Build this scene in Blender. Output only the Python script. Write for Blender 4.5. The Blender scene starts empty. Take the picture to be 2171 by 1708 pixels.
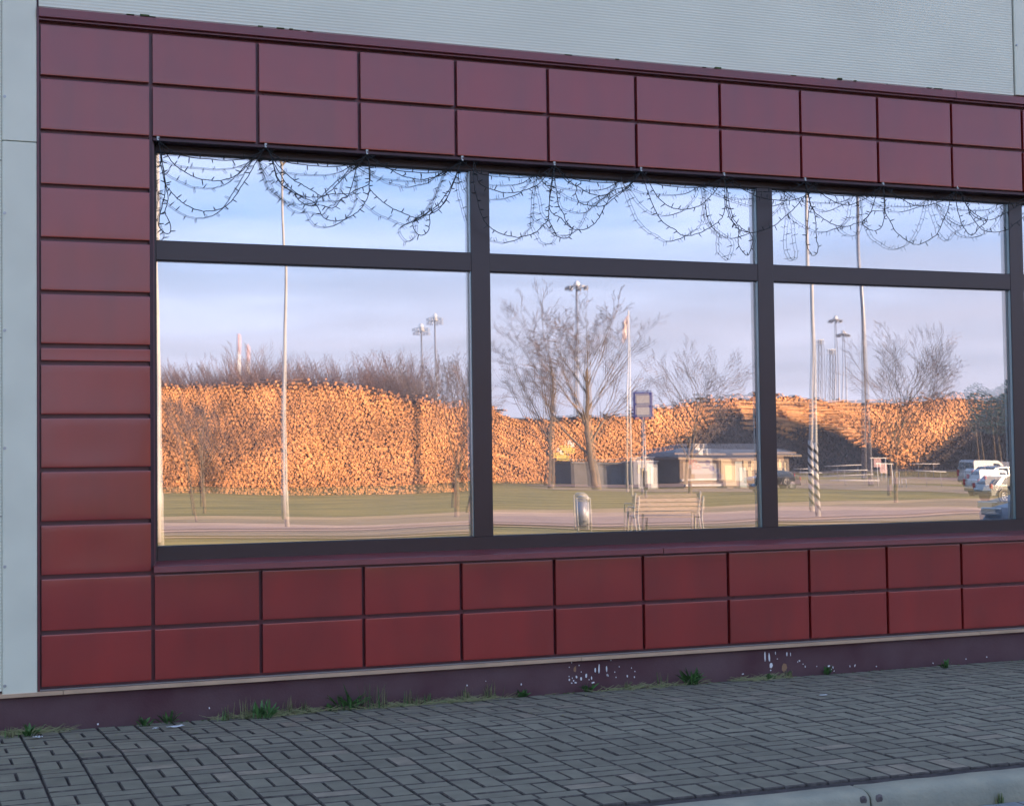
import bpy, bmesh, math, random
from mathutils import Vector, Matrix

# ------------------------------------------------------------------ camera
SC = bpy.context.scene
COL = SC.collection
FPX, YAW, PIT, ROL = 3258.0, 0.37312, 0.03680, -0.0127
CAM = Vector((-0.6443, -8.6409, 1.3698))


def cam_axes():
    c, s = math.cos(YAW), math.sin(YAW)
    R = Vector((c, -s, 0)); F = Vector((s, c, 0)); U = Vector((0, 0, 1))
    c, s = math.cos(PIT), math.sin(PIT)
    F2 = F * c + U * s; U2 = -F * s + U * c
    c, s = math.cos(ROL), math.sin(ROL)
    return R * c + U2 * s, F2, -R * s + U2 * c


AR, AF, AU = cam_axes()
cam_data = bpy.data.cameras.new('camera')
cam_data.sensor_fit = 'HORIZONTAL'; cam_data.sensor_width = 36.0
cam_data.lens = FPX / 2171.0 * 36.0
cam_data.clip_start = 0.05; cam_data.clip_end = 6000
cam = bpy.data.objects.new('camera', cam_data)
M = Matrix((AR, AU, -AF)).transposed().to_4x4(); M.translation = CAM
cam.matrix_world = M
COL.objects.link(cam); SC.camera = cam

# ------------------------------------------------------------------ sky, sun, exposure
SUN_EL, SUN_AZ = math.radians(9.5), math.radians(48)      # azimuth from +Y towards +X
world = bpy.data.worlds.new('World'); SC.world = world
world.use_nodes = True
wn = world.node_tree.nodes; wl = world.node_tree.links
for n in list(wn): wn.remove(n)
wo = wn.new('ShaderNodeOutputWorld'); bg = wn.new('ShaderNodeBackground')
sky = wn.new('ShaderNodeTexSky'); sky.sky_type = 'NISHITA'; sky.sun_disc = False
sky.sun_elevation = SUN_EL; sky.sun_rotation = SUN_AZ
sky.altitude = 10; sky.air_density = 1.0; sky.dust_density = 1.2; sky.ozone_density = 1.6
tc = wn.new('ShaderNodeTexCoord'); mp = wn.new('ShaderNodeMapping')
mp.inputs['Scale'].default_value = (1.5, 1.5, 14.0); mp.inputs['Rotation'].default_value = (0.10, 0.06, 0.5)
nz = wn.new('ShaderNodeTexNoise'); nz.inputs['Scale'].default_value = 1.7
nz.inputs['Detail'].default_value = 5; nz.inputs['Roughness'].default_value = 0.5; nz.inputs['Distortion'].default_value = 0.3
cr = wn.new('ShaderNodeValToRGB')
cr.color_ramp.elements[0].position = 0.43; cr.color_ramp.elements[0].color = (0, 0, 0, 1)
cr.color_ramp.elements[1].position = 0.60; cr.color_ramp.elements[1].color = (1, 1, 1, 1)
mm = wn.new('ShaderNodeMath'); mm.operation = 'MULTIPLY'; mm.inputs[1].default_value = 0.48
mx = wn.new('ShaderNodeMix'); mx.data_type = 'RGBA'
CLOUD = (4.0, 4.15, 5.4, 1)
VEIL = 3.6
mx.inputs['B'].default_value = CLOUD
bg.inputs['Strength'].default_value = 0.10
wl.new(tc.outputs['Generated'], mp.inputs['Vector']); wl.new(mp.outputs['Vector'], nz.inputs['Vector'])
wl.new(nz.outputs['Fac'], cr.inputs['Fac']); wl.new(cr.outputs['Color'], mm.inputs[0])
# pale lavender veil that thickens towards the horizon, all the way round
sp = wn.new('ShaderNodeSeparateXYZ'); wl.new(tc.outputs['Generated'], sp.inputs[0])
vr = wn.new('ShaderNodeValToRGB')
ns = wn.new('ShaderNodeMath'); ns.operation = 'MULTIPLY_ADD'; ns.inputs[1].default_value = .11; ns.inputs[2].default_value = -.055
wl.new(nz.outputs['Fac'], ns.inputs[0])
za = wn.new('ShaderNodeMath'); za.operation = 'ADD'; wl.new(sp.outputs['Z'], za.inputs[0]); wl.new(ns.outputs[0], za.inputs[1])
wl.new(za.outputs[0], vr.inputs['Fac'])
E_ = vr.color_ramp.elements
E_[0].position = 0.0; E_[0].color = (.40, .43, .78, 1); E_[1].position = .8; E_[1].color = (.24, .42, .84, 1)
for p_, c_ in ((.055, (.40, .44, .79, 1)), (.078, (.58, .53, .82, 1)), (.115, (.44, .54, .94, 1)), (.16, (.20, .50, 1.18, 1)), (.35, (.23, .54, 1.15, 1))):
    e_ = vr.color_ramp.elements.new(p_); e_.color = c_
vm = wn.new('ShaderNodeVectorMath'); vm.operation = 'SCALE'; vm.inputs['Scale'].default_value = VEIL
wl.new(vr.outputs['Color'], vm.inputs[0])
mv = wn.new('ShaderNodeMix'); mv.data_type = 'RGBA'; mv.inputs['Factor'].default_value = .72
wl.new(sky.outputs['Color'], mv.inputs['A']); wl.new(vm.outputs[0], mv.inputs['B'])
wl.new(mm.outputs[0], mx.inputs['Factor']); wl.new(mv.outputs['Result'], mx.inputs['A'])
wl.new(mx.outputs['Result'], bg.inputs['Color']); wl.new(bg.outputs['Background'], wo.inputs['Surface'])

sd = bpy.data.lights.new('sun', 'SUN'); sd.energy = 5.0; sd.angle = math.radians(0.5); sd.color = (1.0, 0.65, 0.40)
so = bpy.data.objects.new('sun', sd); COL.objects.link(so)
S = Vector((math.sin(SUN_AZ) * math.cos(SUN_EL), math.cos(SUN_AZ) * math.cos(SUN_EL), math.sin(SUN_EL)))
so.rotation_euler = S.to_track_quat('Z', 'Y').to_euler(); so.location = (60, 40, 40)
vs = SC.view_settings
vs.view_transform = 'Standard'; vs.look = 'None'; vs.exposure = 1.95; vs.gamma = 1.0; vs.use_curve_mapping = False
SC.cycles.max_bounces = 8; SC.cycles.transparent_max_bounces = 12

GY = 0.14            # plane of the glass


def ray(u, v):
    return AF * FPX + AR * (u - 1085.5) + AU * (854 - v)


def on_y(u, v, Y):
    r = ray(u, v); t = (Y - CAM.y) / r.y; return CAM + r * t


def on_z(u, v, Z):
    r = ray(u, v); t = (Z - CAM.z) / r.z; return CAM + r * t


TP = [(-3000, -.8), (-600, -.8), (-220, -.9), (-130, -1.15), (-107, -1.1), (-26, -.42), (-9, -.10), (50, -.10)]


def ter(Y):
    if Y <= TP[0][0]: return TP[0][1]
    for (a, za), (b, zb) in zip(TP, TP[1:]):
        if Y <= b: return za + (zb - za) * (Y - a) / (b - a)
    return TP[-1][1]


def park(u, v):
    """ground point of the park that the glass shows at (u, v)"""
    Z = -.1
    for _ in range(60):
        p = on_z(u, v, Z); Y = 2 * GY - p.y
        Z = .5 * Z + .5 * ter(max(Y, -400))
    return Vector((p.x, Y, ter(Y)))


def park_x(u, Y, v=1000):
    return on_y(u, v, 2 * GY - Y).x


def park_z(u, v, Y):
    return on_y(u, v, 2 * GY - Y).z


# ------------------------------------------------------------------ helpers
def tag(o, label=None, cat=None, group=None, kind=None):
    if label: o['label'] = label
    if cat: o['category'] = cat
    if group: o['group'] = group
    if kind: o['kind'] = kind
    return o


def empty(name, loc=(0, 0, 0), rz=0.0, parent=None):
    o = bpy.data.objects.new(name, None); COL.objects.link(o)
    o.location = loc; o.rotation_euler = (0, 0, rz); o.empty_display_size = .2
    if parent: o.parent = parent
    return o


class MB:
    def __init__(s):
        s.v = []; s.f = []; s.m = []; s.smooth = []; s.tone = []

    def add(s, vs_, fs, m=0, smooth=False, tone=0.5):
        b = len(s.v); s.v.extend(vs_)
        for f in fs:
            s.f.append(tuple(i + b for i in f)); s.m.append(m); s.smooth.append(smooth); s.tone.append(tone)

    def box(s, x0, x1, y0, y1, z0, z1, m=0, tone=.5):
        s.add([(x0, y0, z0), (x1, y0, z0), (x1, y1, z0), (x0, y1, z0), (x0, y0, z1), (x1, y0, z1), (x1, y1, z1), (x0, y1, z1)],
              [(0, 3, 2, 1), (4, 5, 6, 7), (0, 1, 5, 4), (1, 2, 6, 5), (2, 3, 7, 6), (3, 0, 4, 7)], m, tone=tone)
        return s

    def prism(s, pts, axis, a, b, m=0):
        """polygon pts in the two other axes extruded from a to b along axis"""
        n = len(pts)
        def P(q, t):
            if axis == 'x': return (t, q[0], q[1])
            if axis == 'y': return (q[0], t, q[1])
            return (q[0], q[1], t)
        s.add([P(q, a) for q in pts] + [P(q, b) for q in pts],
              [tuple(range(n))[::-1], tuple(range(n, 2 * n))] + [(i, (i + 1) % n, n + (i + 1) % n, n + i) for i in range(n)], m)
        return s

    def tube(s, pts, rs, n=6, m=0, cap=True, smooth=True, tone=.5):
        pts = [Vector(p) for p in pts]
        if not isinstance(rs, (list, tuple)): rs = [rs] * len(pts)
        b = len(s.v); up = None
        for i, p in enumerate(pts):
            d = (pts[min(i + 1, len(pts) - 1)] - pts[max(i - 1, 0)])
            if d.length < 1e-9: d = Vector((0, 0, 1))
            d.normalize()
            if up is None:
                up = Vector((1, 0, 0)) if abs(d.x) < .8 else Vector((0, 1, 0))
            a = d.cross(up)
            if a.length < 1e-6: a = d.cross(Vector((0, 1, .3)))
            a.normalize(); c = d.cross(a); up = -c if False else up
            for k in range(n):
                t = 2 * math.pi * k / n
                q = p + (a * math.cos(t) + c * math.sin(t)) * rs[i]
                s.v.append((q.x, q.y, q.z))
        for i in range(len(pts) - 1):
            for k in range(n):
                s.f.append((b + i * n + k, b + i * n + (k + 1) % n, b + (i + 1) * n + (k + 1) % n, b + (i + 1) * n + k))
                s.m.append(m); s.smooth.append(smooth); s.tone.append(tone)
        if cap:
            s.f.append(tuple(b + k for k in range(n))[::-1]); s.m.append(m); s.smooth.append(False); s.tone.append(tone)
            e = b + (len(pts) - 1) * n
            s.f.append(tuple(e + k for k in range(n))); s.m.append(m); s.smooth.append(False); s.tone.append(tone)
        return s

    def mesh(s, name, mats, tone=False):
        me = bpy.data.meshes.new(name); me.from_pydata([tuple(p) for p in s.v], [], s.f)
        for m in (mats if isinstance(mats, (list, tuple)) else [mats]): me.materials.append(m)
        me.polygons.foreach_set('material_index', s.m)
        me.polygons.foreach_set('use_smooth', s.smooth)
        if tone:
            at = me.attributes.new('tone', 'FLOAT', 'FACE'); at.data.foreach_set('value', s.tone)
        me.update(); return me

    def build(s, name, mats, parent=None, loc=None, rz=None, tone=False, fix=True):
        me = s.mesh(name, mats, tone)
        if fix:
            bm = bmesh.new(); bm.from_mesh(me); bmesh.ops.recalc_face_normals(bm, faces=bm.faces); bm.to_mesh(me); bm.free()
        return link(name, me, parent, loc, rz)


def link(name, me, parent=None, loc=None, rz=None):
    o = bpy.data.objects.new(name, me); COL.objects.link(o)
    if parent: o.parent = parent
    if loc is not None: o.location = loc
    if rz is not None: o.rotation_euler = (0, 0, rz)
    return o


def bevel(o, w=.004, seg=2):
    md = o.modifiers.new('bevel', 'BEVEL'); md.width = w; md.segments = seg; md.limit_method = 'ANGLE'; return o


def mat(name, col, rough=.6, metal=0.0, var=0.0, vscale=6.0, bump=0.0, bscale=40.0, spec=.5, coat=0.0, coat_r=.2,
        coat_ior=1.5, col2=None, stretch=None, detail=5, randobj=0.0, tone=0.0, bdist=.01):
    m = bpy.data.materials.new(name); m.use_nodes = True
    nt = m.node_tree; N = nt.nodes; L = nt.links; b = N['Principled BSDF']
    b.inputs['Base Color'].default_value = (*col, 1); b.inputs['Roughness'].default_value = rough
    b.inputs['Metallic'].default_value = metal; b.inputs['Specular IOR Level'].default_value = spec
    b.inputs['Coat Weight'].default_value = coat; b.inputs['Coat Roughness'].default_value = coat_r
    b.inputs['Coat IOR'].default_value = coat_ior
    t = N.new('ShaderNodeTexCoord'); g = N.new('ShaderNodeNewGeometry')
    mpn = N.new('ShaderNodeMapping'); L.new(g.outputs['Position'], mpn.inputs['Vector'])
    if stretch: mpn.inputs['Scale'].default_value = stretch
    cur = None
    if var > 0:
        n = N.new('ShaderNodeTexNoise'); n.inputs['Scale'].default_value = vscale; n.inputs['Detail'].default_value = detail
        L.new(mpn.outputs['Vector'], n.inputs['Vector'])
        r = N.new('ShaderNodeMapRange'); r.inputs['From Min'].default_value = .32; r.inputs['From Max'].default_value = .68
        L.new(n.outputs['Fac'], r.inputs['Value'])
        x = N.new('ShaderNodeMix'); x.data_type = 'RGBA'
        c2 = col2 if col2 else tuple(min(1, c * (1 + var)) for c in col)
        c1 = col if col2 else tuple(c * (1 - var) for c in col)
        x.inputs['A'].default_value = (*c1, 1); x.inputs['B'].default_value = (*c2, 1)
        L.new(r.outputs['Result'], x.inputs['Factor']); cur = x.outputs['Result']
        r2 = N.new('ShaderNodeMapRange'); r2.inputs['To Min'].default_value = max(.02, rough - .08); r2.inputs['To Max'].default_value = min(1, rough + .08)
        L.new(n.outputs['Fac'], r2.inputs['Value']); L.new(r2.outputs['Result'], b.inputs['Roughness'])
    for src, amt in (('obj', randobj), ('tone', tone)):
        if amt > 0:
            if src == 'obj':
                oi = N.new('ShaderNodeObjectInfo'); val = oi.outputs['Random']
            else:
                a = N.new('ShaderNodeAttribute'); a.attribute_name = 'tone'; val = a.outputs['Fac']
            mr = N.new('ShaderNodeMapRange'); mr.inputs['To Min'].default_value = 1 - amt; mr.inputs['To Max'].default_value = 1 + amt
            L.new(val, mr.inputs['Value'])
            hv = N.new('ShaderNodeHueSaturation')
            if cur is None: hv.inputs['Color'].default_value = (*col, 1)
            else: L.new(cur, hv.inputs['Color'])
            L.new(mr.outputs['Result'], hv.inputs['Value']); cur = hv.outputs['Color']
    if cur is not None: L.new(cur, b.inputs['Base Color'])
    if bump > 0:
        n = N.new('ShaderNodeTexNoise'); n.inputs['Scale'].default_value = bscale; n.inputs['Detail'].default_value = 6
        L.new(mpn.outputs['Vector'], n.inputs['Vector'])
        bp = N.new('ShaderNodeBump'); bp.inputs['Strength'].default_value = bump; bp.inputs['Distance'].default_value = bdist
        L.new(n.outputs['Fac'], bp.inputs['Height']); L.new(bp.outputs['Normal'], b.inputs['Normal'])
    return m


# ------------------------------------------------------------------ materials
m_panel = mat('red_cassette_paint', (.27, .013, .007), rough=.55, var=.14, vscale=3.0, coat=1.0, coat_r=.15, coat_ior=1.65, randobj=.06, stretch=(1.6, 1, .45), bump=.03, bscale=7, bdist=.02)
m_joint = mat('dark_red_channel', (.12, .014, .022), rough=.42, var=.25, vscale=9, coat=.5, coat_r=.35, coat_ior=1.6)
m_flash = mat('maroon_flashing', (.17, .014, .018), rough=.4, var=.18, vscale=4, coat=.6, coat_r=.3, coat_ior=1.6)
m_grey = mat('pale_grey_siding', (.77, .77, .60), rough=.5, var=.05, vscale=1.1, coat=.25, coat_r=.4, stretch=(1, 1, 2.2))
m_greytrim = mat('pale_grey_trim', (.74, .74, .57), rough=.45, var=.07, vscale=2.5, coat=.3, coat_r=.35)
m_frame = mat('anthracite_window_profile', (.024, .012, .013), rough=.4, var=.12, vscale=5, coat=.5, coat_r=.22, coat_ior=1.5)
m_gasket = mat('black_gasket', (.012, .012, .014), rough=.5)
m_bead = mat('teal_grey_glazing_bead', (.10, .20, .22), rough=.22, coat=1, coat_r=.1, coat_ior=1.8)
m_soffit = mat('soffit_metal', (.045, .012, .018), rough=.4, var=.3, vscale=8)
m_tan = mat('tan_drip_profile', (.52, .35, .22), rough=.5, var=.10, vscale=7)
m_plinth = mat('burgundy_plaster', (.125, .070, .072), rough=.85, var=.5, vscale=2.6, bump=.35, bscale=90, col2=(.085, .032, .038), bdist=.004)
m_drip = mat('white_paint_drips', (.78, .78, .76), rough=.7)
m_rust = mat('bare_brown_patch', (.30, .17, .09), rough=.8)
m_screw = mat('zinc_screw', (.45, .47, .46), rough=.35, metal=.7)
m_paver = mat('grey_paver', (.182, .172, .122), rough=.85, var=.16, vscale=9, bump=.5, bscale=160, randobj=.11, tone=.11, bdist=.003)
m_paver_w = mat('warm_paver', (.225, .195, .140), rough=.85, var=.22, vscale=12, bump=.5, bscale=160, bdist=.003)
m_paver_l = mat('pale_paver', (.20, .22, .23), rough=.8, var=.2, vscale=10, bump=.4, bscale=120, bdist=.003)
m_side = mat('soiled_paver_side', (.085, .074, .064), rough=.95, var=.5, vscale=25)
m_bed = mat('joint_sand', (.044, .036, .034), rough=.95, var=.5, vscale=20, bump=.6, bscale=120)
m_kerb = mat('kerb_concrete', (.235, .24, .185), rough=.82, var=.42, vscale=7, bump=.7, bscale=60, col2=(.31, .30, .22), bdist=.006)
m_asphalt = mat('asphalt', (.055, .055, .057), rough=.85, var=.25, vscale=5, bump=.5, bscale=120)
m_grass = mat('winter_grass', (.11, .10, .010), rough=.9, var=.5, vscale=.42, detail=9, col2=(.50, .34, .08), bump=.9, bscale=6, stretch=(.35, 1.6, 1), bdist=.08)
m_path = mat('pinkish_path_asphalt', (.47, .29, .19), rough=.85, var=.14, vscale=.35, bump=.3, bscale=30, stretch=(1, 2, 1))
m_sand = mat('sandy_shoulder', (.72, .44, .24), rough=.9, var=.2, vscale=.8, bump=.4, bscale=20)
m_yard = mat('yard_dirt', (.32, .23, .16), rough=.9, var=.3, vscale=.1, bump=.3, bscale=3)
m_end = mat('cut_log_end', (.60, .265, .095), rough=.75, var=.34, vscale=.3, tone=.42, randobj=.30)
m_bark = mat('log_bark', (.17, .085, .045), rough=.9, var=.4, vscale=3, tone=.3)
m_wood_side = mat('peeled_log_side', (.50, .25, .10), rough=.8, var=.35, vscale=2, tone=.4)
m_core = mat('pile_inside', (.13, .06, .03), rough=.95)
m_trunk = mat('tree_bark', (.16, .12, .085), rough=.9, var=.35, vscale=3, bump=.6, bscale=12, bdist=.03)
m_twig = mat('bare_twigs', (.19, .135, .115), rough=.9, var=.25, vscale=1)
m_bush = mat('far_thicket', (.20, .125, .11), rough=.95, var=.3, vscale=.3)
m_pole = mat('painted_steel_pole', (.40, .385, .36), rough=.45, var=.1, vscale=3)
m_polegrey = mat('galvanised_pole', (.22, .23, .26), rough=.45, metal=.3, var=.15, vscale=2)
m_white = mat('white_paint', (.60, .59, .57), rough=.4, var=.06, vscale=2)
m_carwhite = mat('white_car_paint', (.60, .60, .60), rough=.25, coat=1, coat_r=.04)
m_cardark = mat('dark_car_paint', (.020, .022, .030), rough=.3, coat=1, coat_r=.05)
m_silver = mat('bright_silver_car_paint', (.50, .52, .52), rough=.22, metal=.5, coat=1, coat_r=.05)
m_carblue = mat('dark_blue_car_paint', (.010, .020, .042), rough=.35, coat=.5, coat_r=.08)
m_cargrey = mat('silver_grey_car_paint', (.30, .31, .34), rough=.35, coat=1, coat_r=.06)
m_carglass = mat('car_glass', (.012, .014, .016), rough=.05, spec=.9, coat=1, coat_r=.02, coat_ior=1.7)
m_tyre = mat('tyre_rubber', (.012, .012, .012), rough=.85)
m_rim = mat('wheel_rim', (.55, .55, .56), rough=.25, metal=.9)
m_red = mat('red_paint', (.50, .03, .025), rough=.4)
m_bluesign = mat('blue_sign_frame', (.045, .05, .20), rough=.4)
m_paper = mat('printed_sheet', (.33, .32, .34), rough=.6, var=.1, vscale=20)
m_slat = mat('bench_wood', (.30, .24, .20), rough=.6, var=.22, vscale=8, stretch=(1, 1, 4))
m_steel = mat('brushed_steel', (.62, .60, .56), rough=.25, metal=.95)
m_bin = mat('bin_sheet_metal', (.30, .31, .35), rough=.5, metal=.4, var=.1)
m_kiosk = mat('cream_render', (.27, .21, .16), rough=.8, var=.08, vscale=1)
m_kioskdark = mat('dark_shed_and_shaded_side', (.10, .095, .10), rough=.8, var=.2, vscale=1)
m_roof = mat('grey_roof_sheet', (.10, .105, .12), rough=.6, var=.15, vscale=1)
m_cream = mat('cream_door_and_sun_glint', (.52, .42, .26), rough=.5)  # cream panes stand in for sun reflected in the glass
m_door = mat('pale_blue_door', (.34, .42, .43), rough=.5)
m_yellow = mat('yellow_sign', (.55, .42, .06), rough=.5)
m_black = mat('black_paint', (.02, .02, .02), rough=.5)
m_pink = mat('pale_red_paint', (.50, .32, .32), rough=.6)
m_cable = mat('dark_green_cable', (.006, .010, .012), rough=.45)
m_clip = mat('clear_plastic_clip', (.55, .60, .58), rough=.3)
m_leaf = mat('weed_green', (.060, .145, .034), rough=.6, var=.4, vscale=30)
m_dry = mat('dry_grass', (.25, .22, .11), rough=.8, var=.4, vscale=40, col2=(.16, .19, .07))
m_moss = mat('moss', (.055, .075, .022), rough=.95, var=.5, vscale=40)
m_plastic = mat('white_plastic_scrap', (.62, .66, .66), rough=.4)
m_conifer = mat('evergreen_needles', (.045, .085, .070), rough=.8, var=.4, vscale=1)


def glass_outer():
    m = bpy.data.materials.new('front_pane_glass'); m.use_nodes = True
    N = m.node_tree.nodes; L = m.node_tree.links
    for n in list(N): N.remove(n)
    o = N.new('ShaderNodeOutputMaterial'); x = N.new('ShaderNodeMixShader'); fac = N.new('ShaderNodeMath'); fac.operation = 'MULTIPLY_ADD'; fac.inputs[1].default_value = -.34; fac.inputs[2].default_value = .36
    gg = N.new('ShaderNodeNewGeometry'); L.new(gg.outputs['Backfacing'], fac.inputs[0]); L.new(fac.outputs[0], x.inputs[0])
    t = N.new('ShaderNodeBsdfTransparent'); t.inputs[0].default_value = (.97, .99, .99, 1)
    g = N.new('ShaderNodeBsdfGlossy'); g.inputs['Roughness'].default_value = 0.0; g.inputs['Color'].default_value = (.92, .94, .97, 1)
    L.new(t.outputs[0], x.inputs[1]); L.new(g.outputs[0], x.inputs[2]); dn = N.new('ShaderNodeTexNoise'); dn.inputs['Scale'].default_value = 1.6; dn.inputs['Detail'].default_value = 8
    dp = N.new('ShaderNodeNewGeometry'); L.new(dp.outputs['Position'], dn.inputs['Vector'])
    dr = N.new('ShaderNodeMapRange'); dr.inputs['From Min'].default_value = .35; dr.inputs['From Max'].default_value = .75; dr.inputs['To Min'].default_value = .015; dr.inputs['To Max'].default_value = .075
    L.new(dn.outputs['Fac'], dr.inputs['Value'])
    dd_ = N.new('ShaderNodeBsdfDiffuse'); dd_.inputs['Color'].default_value = (.75, .72, .70, 1); x2 = N.new('ShaderNodeMixShader')
    L.new(dr.outputs['Result'], x2.inputs[0]); L.new(x.outputs[0], x2.inputs[1]); L.new(dd_.outputs[0], x2.inputs[2])
    L.new(x2.outputs[0], o.inputs[0]); return m


def glass_inner():
    m = bpy.data.materials.new('coated_back_pane_glass'); m.use_nodes = True
    N = m.node_tree.nodes; L = m.node_tree.links
    for n in list(N): N.remove(n)
    o = N.new('ShaderNodeOutputMaterial'); x = N.new('ShaderNodeMixShader'); x.inputs[0].default_value = .93
    d = N.new('ShaderNodeBsdfDiffuse'); d.inputs['Color'].default_value = (.05, .055, .06, 1)
    g = N.new('ShaderNodeBsdfGlossy'); g.inputs['Roughness'].default_value = 0.0; g.inputs['Color'].default_value = (.66, .69, .72, 1)
    L.new(d.outputs[0], x.inputs[1]); L.new(g.outputs[0], x.inputs[2]); L.new(x.outputs[0], o.inputs[0]); return m


m_g1 = glass_outer(); m_g2 = glass_inner()

# ------------------------------------------------------------------ the building
rnd = random.Random(7)
BLD = empty('commercial_building', (0, 0, 0))
tag(BLD, 'grey clad building with red metal panels around a long mirror-like ribbon window', 'building')
BX0, BX1, BTOP = -14.0, 26.0, 5.0
# solid core behind the cladding, set behind glass and channels
w = MB()
w.box(BX0, 0.62, .035, .30, -.4, BTOP); w.box(8.62, BX1, .036, .30, -.4, BTOP)
w.box(0.62, 8.62, .037, .30, 3.195, BTOP - .001); w.box(0.62, 8.62, .038, .30, -.4, .80)
w.box(BX0, BX1, .32, 18, -.4, BTOP - .05)
w.build('wall_core', m_joint, BLD)
MB().box(BX0 - .05, BX1 + .05, -.06, 18.1, BTOP + .002, BTOP + .12).build('roof_edge', m_greytrim, BLD)

# panels ------------------------------------------------------------
def panel_mesh(name, W, H, seed):
    r = random.Random(seed)
    sx = [0, .003 / W, .008 / W, .12, .28, .5, .72, .88, 1 - .008 / W, 1 - .003 / W, 1]
    sz = [0, .003 / H, .008 / H, .15, .38, .62, .85, 1 - .008 / H, 1 - .003 / H, 1]
    b = MB(); vv = []; a1, a2 = r.uniform(-1, 1), r.uniform(-1, 1); nx, nz_ = len(sx) - 1, len(sz) - 1
    ph = r.uniform(0, 6); r_bow = r.uniform(.0004, .0017)
    for t in sz:
        for s in sx:
            ex = min(s, 1 - s) * W; ez = min(t, 1 - t) * H
            bow = -r_bow * math.sin(math.pi * s) * math.sin(math.pi * t) ** .8
            wob = .0008 * (a1 * math.sin(2 * math.pi * s + ph) * math.sin(math.pi * t) + a2 * math.sin(math.pi * s) * math.sin(2 * math.pi * t + ph))
            back = .0008 * max(math.exp(-ex / .003) - .02, math.exp(-ez / .003) - .02, 0)
            vv.append((s * W, -(bow + wob) + back, t * H))
    ff = [(j * (nx + 1) + i, j * (nx + 1) + i + 1, (j + 1) * (nx + 1) + i + 1, (j + 1) * (nx + 1) + i) for j in range(nz_) for i in range(nx)]
    b.add(vv, ff, 0, True)
    # folded returns
    y0, y1 = .0032, .030
    e = .0004
    b.box(0, W, y0, y1, -.0002, .0030); b.box(0, W, y0 + e, y1, H - .0030, H + .0002)
    b.box(-.0002, .0030, y0 + 2 * e, y1, .0032, H - .0032); b.box(W - .0030, W + .0002, y0 + 2 * e, y1, .0032, H - .0032)
    me = b.mesh(name, m_panel); return me


JV, JH = .021, .024
std = [panel_mesh('panel', .6 - JV, .298 - JH, k) for k in range(7)]
TOPZ = 3.782; R1 = 3.483; R2 = 3.186; B1 = .472; B0 = .174; BT = .770
ncol = 15


def put_panel(x, z0, z1, W=None):
    h = z1 - z0 - JH
    o = link('panel', std[rnd.randrange(7)], BLD)
    o.location = (x + JV / 2, rnd.uniform(-.0008, .0008), z0 + JH / 2)
    o.scale = (1 if W is None else (W - JV) / (.6 - JV), 1, h / (.298 - JH))
    o.rotation_euler = (rnd.uniform(-.0022, .0022), 0, rnd.uniform(-.0015, .0015))
    return o


for k in range(ncol):
    put_panel(.6 * k, R1, TOPZ); put_panel(.6 * k, R2, R1)
    put_panel(.6 * k, B0, B1); put_panel(.6 * k, B1, BT)
for a, b in ((2.888, R2), (2.598, 2.888), (2.308, 2.598), (2.018, 2.308)):
    put_panel(0, a, b)
o = put_panel(0, 1.925, 2.016); tag(o, 'narrow filler panel')
for a, b in ((1.635, 1.924), (1.346, 1.635), (1.058, 1.346), (BT, 1.058)):
    put_panel(0, a, b)
# screws in the horizontal channels of the cladding
sc = MB()
for z in (R1, R2 + .004, TOPZ - .004, B1):
    for k in range(ncol * 2):
        x = .3 * k + .05 + rnd.uniform(-.02, .02)
        if z != B1 or x > .6: sc.tube([(x, .034, z), (x, .027, z)], .0045, 6)
tag(sc.build('channel_screws', m_joint, BLD, fix=False), kind='stuff')

# flashing at top, corner, sill, soffit -------------------------------
f = MB()
f.prism([(-.030, 3.803), (-.034, 3.806), (-.034, 3.852), (-.004, 3.866), (-.004, 3.84), (-.02, 3.803)], 'x', 0.0, 6.02)
f.box(0.0, 6.02, -.012, .034, 3.792, 3.802)
f.build('top_flashing', m_flash, BLD)
f = MB(); f.prism([(-.029, 3.802), (-.033, 3.805), (-.033, 3.851), (-.004, 3.865), (-.004, 3.84), (-.02, 3.802)], 'x', 6.024, 9.6)
f.box(6.024, 9.6, -.011, .034, 3.791, 3.801); f.build('top_flashing', m_flash, BLD)
MB().box(-.010, 0.0, -.014, .034, .165, 3.862).build('corner_bead', m_joint, BLD)
s1 = MB(); s1.prism([(.128, .828), (-.040, .806), (-.042, .775), (-.036, .775), (-.034, .798), (.128, .818)], 'x', .60, 3.72); s1.build('window_sill', m_flash, BLD)
s1 = MB(); s1.prism([(.128, .8272), (-.041, .8052), (-.043, .774), (-.037, .774), (-.035, .797), (.128, .817)], 'x', 3.724, 8.6); s1.build('window_sill', m_flash, BLD)
s1 = MB(); s1.box(.612, 8.6, .001, .034, 3.172, 3.1865); s1.box(.612, 8.6, .034, .129, 3.187, 3.194); s1.box(.612, 8.6, .075, .129, 3.179, 3.1868)
s1.build('head_soffit', m_soffit, BLD)
MB().box(.589, .607, .002, .20, .80, 3.19).build('side_reveal', m_soffit, BLD)

# grey ribbed siding ---------------------------------------------------
def ribs(x0, x1, z0, z1, y, name, pitch=.0172, amp=.0008, joint=None):
    pts = []; n = int((z1 - z0) / pitch)
    for i in range(n):
        z = z0 + i * pitch
        pts += [(y, z), (y, z + pitch * .40), (y + amp, z + pitch * .52), (y + amp, z + pitch * .88)]
    pts.append((y, z1))
    b = MB()
    b.add([(x0, p[0], p[1]) for p in pts] + [(x1, p[0], p[1]) for p in pts],
          [(i, len(pts) + i, len(pts) + i + 1, i + 1) for i in range(len(pts) - 1)], 0, True)
    return b.build(name, m_grey, BLD, fix=False)


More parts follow.
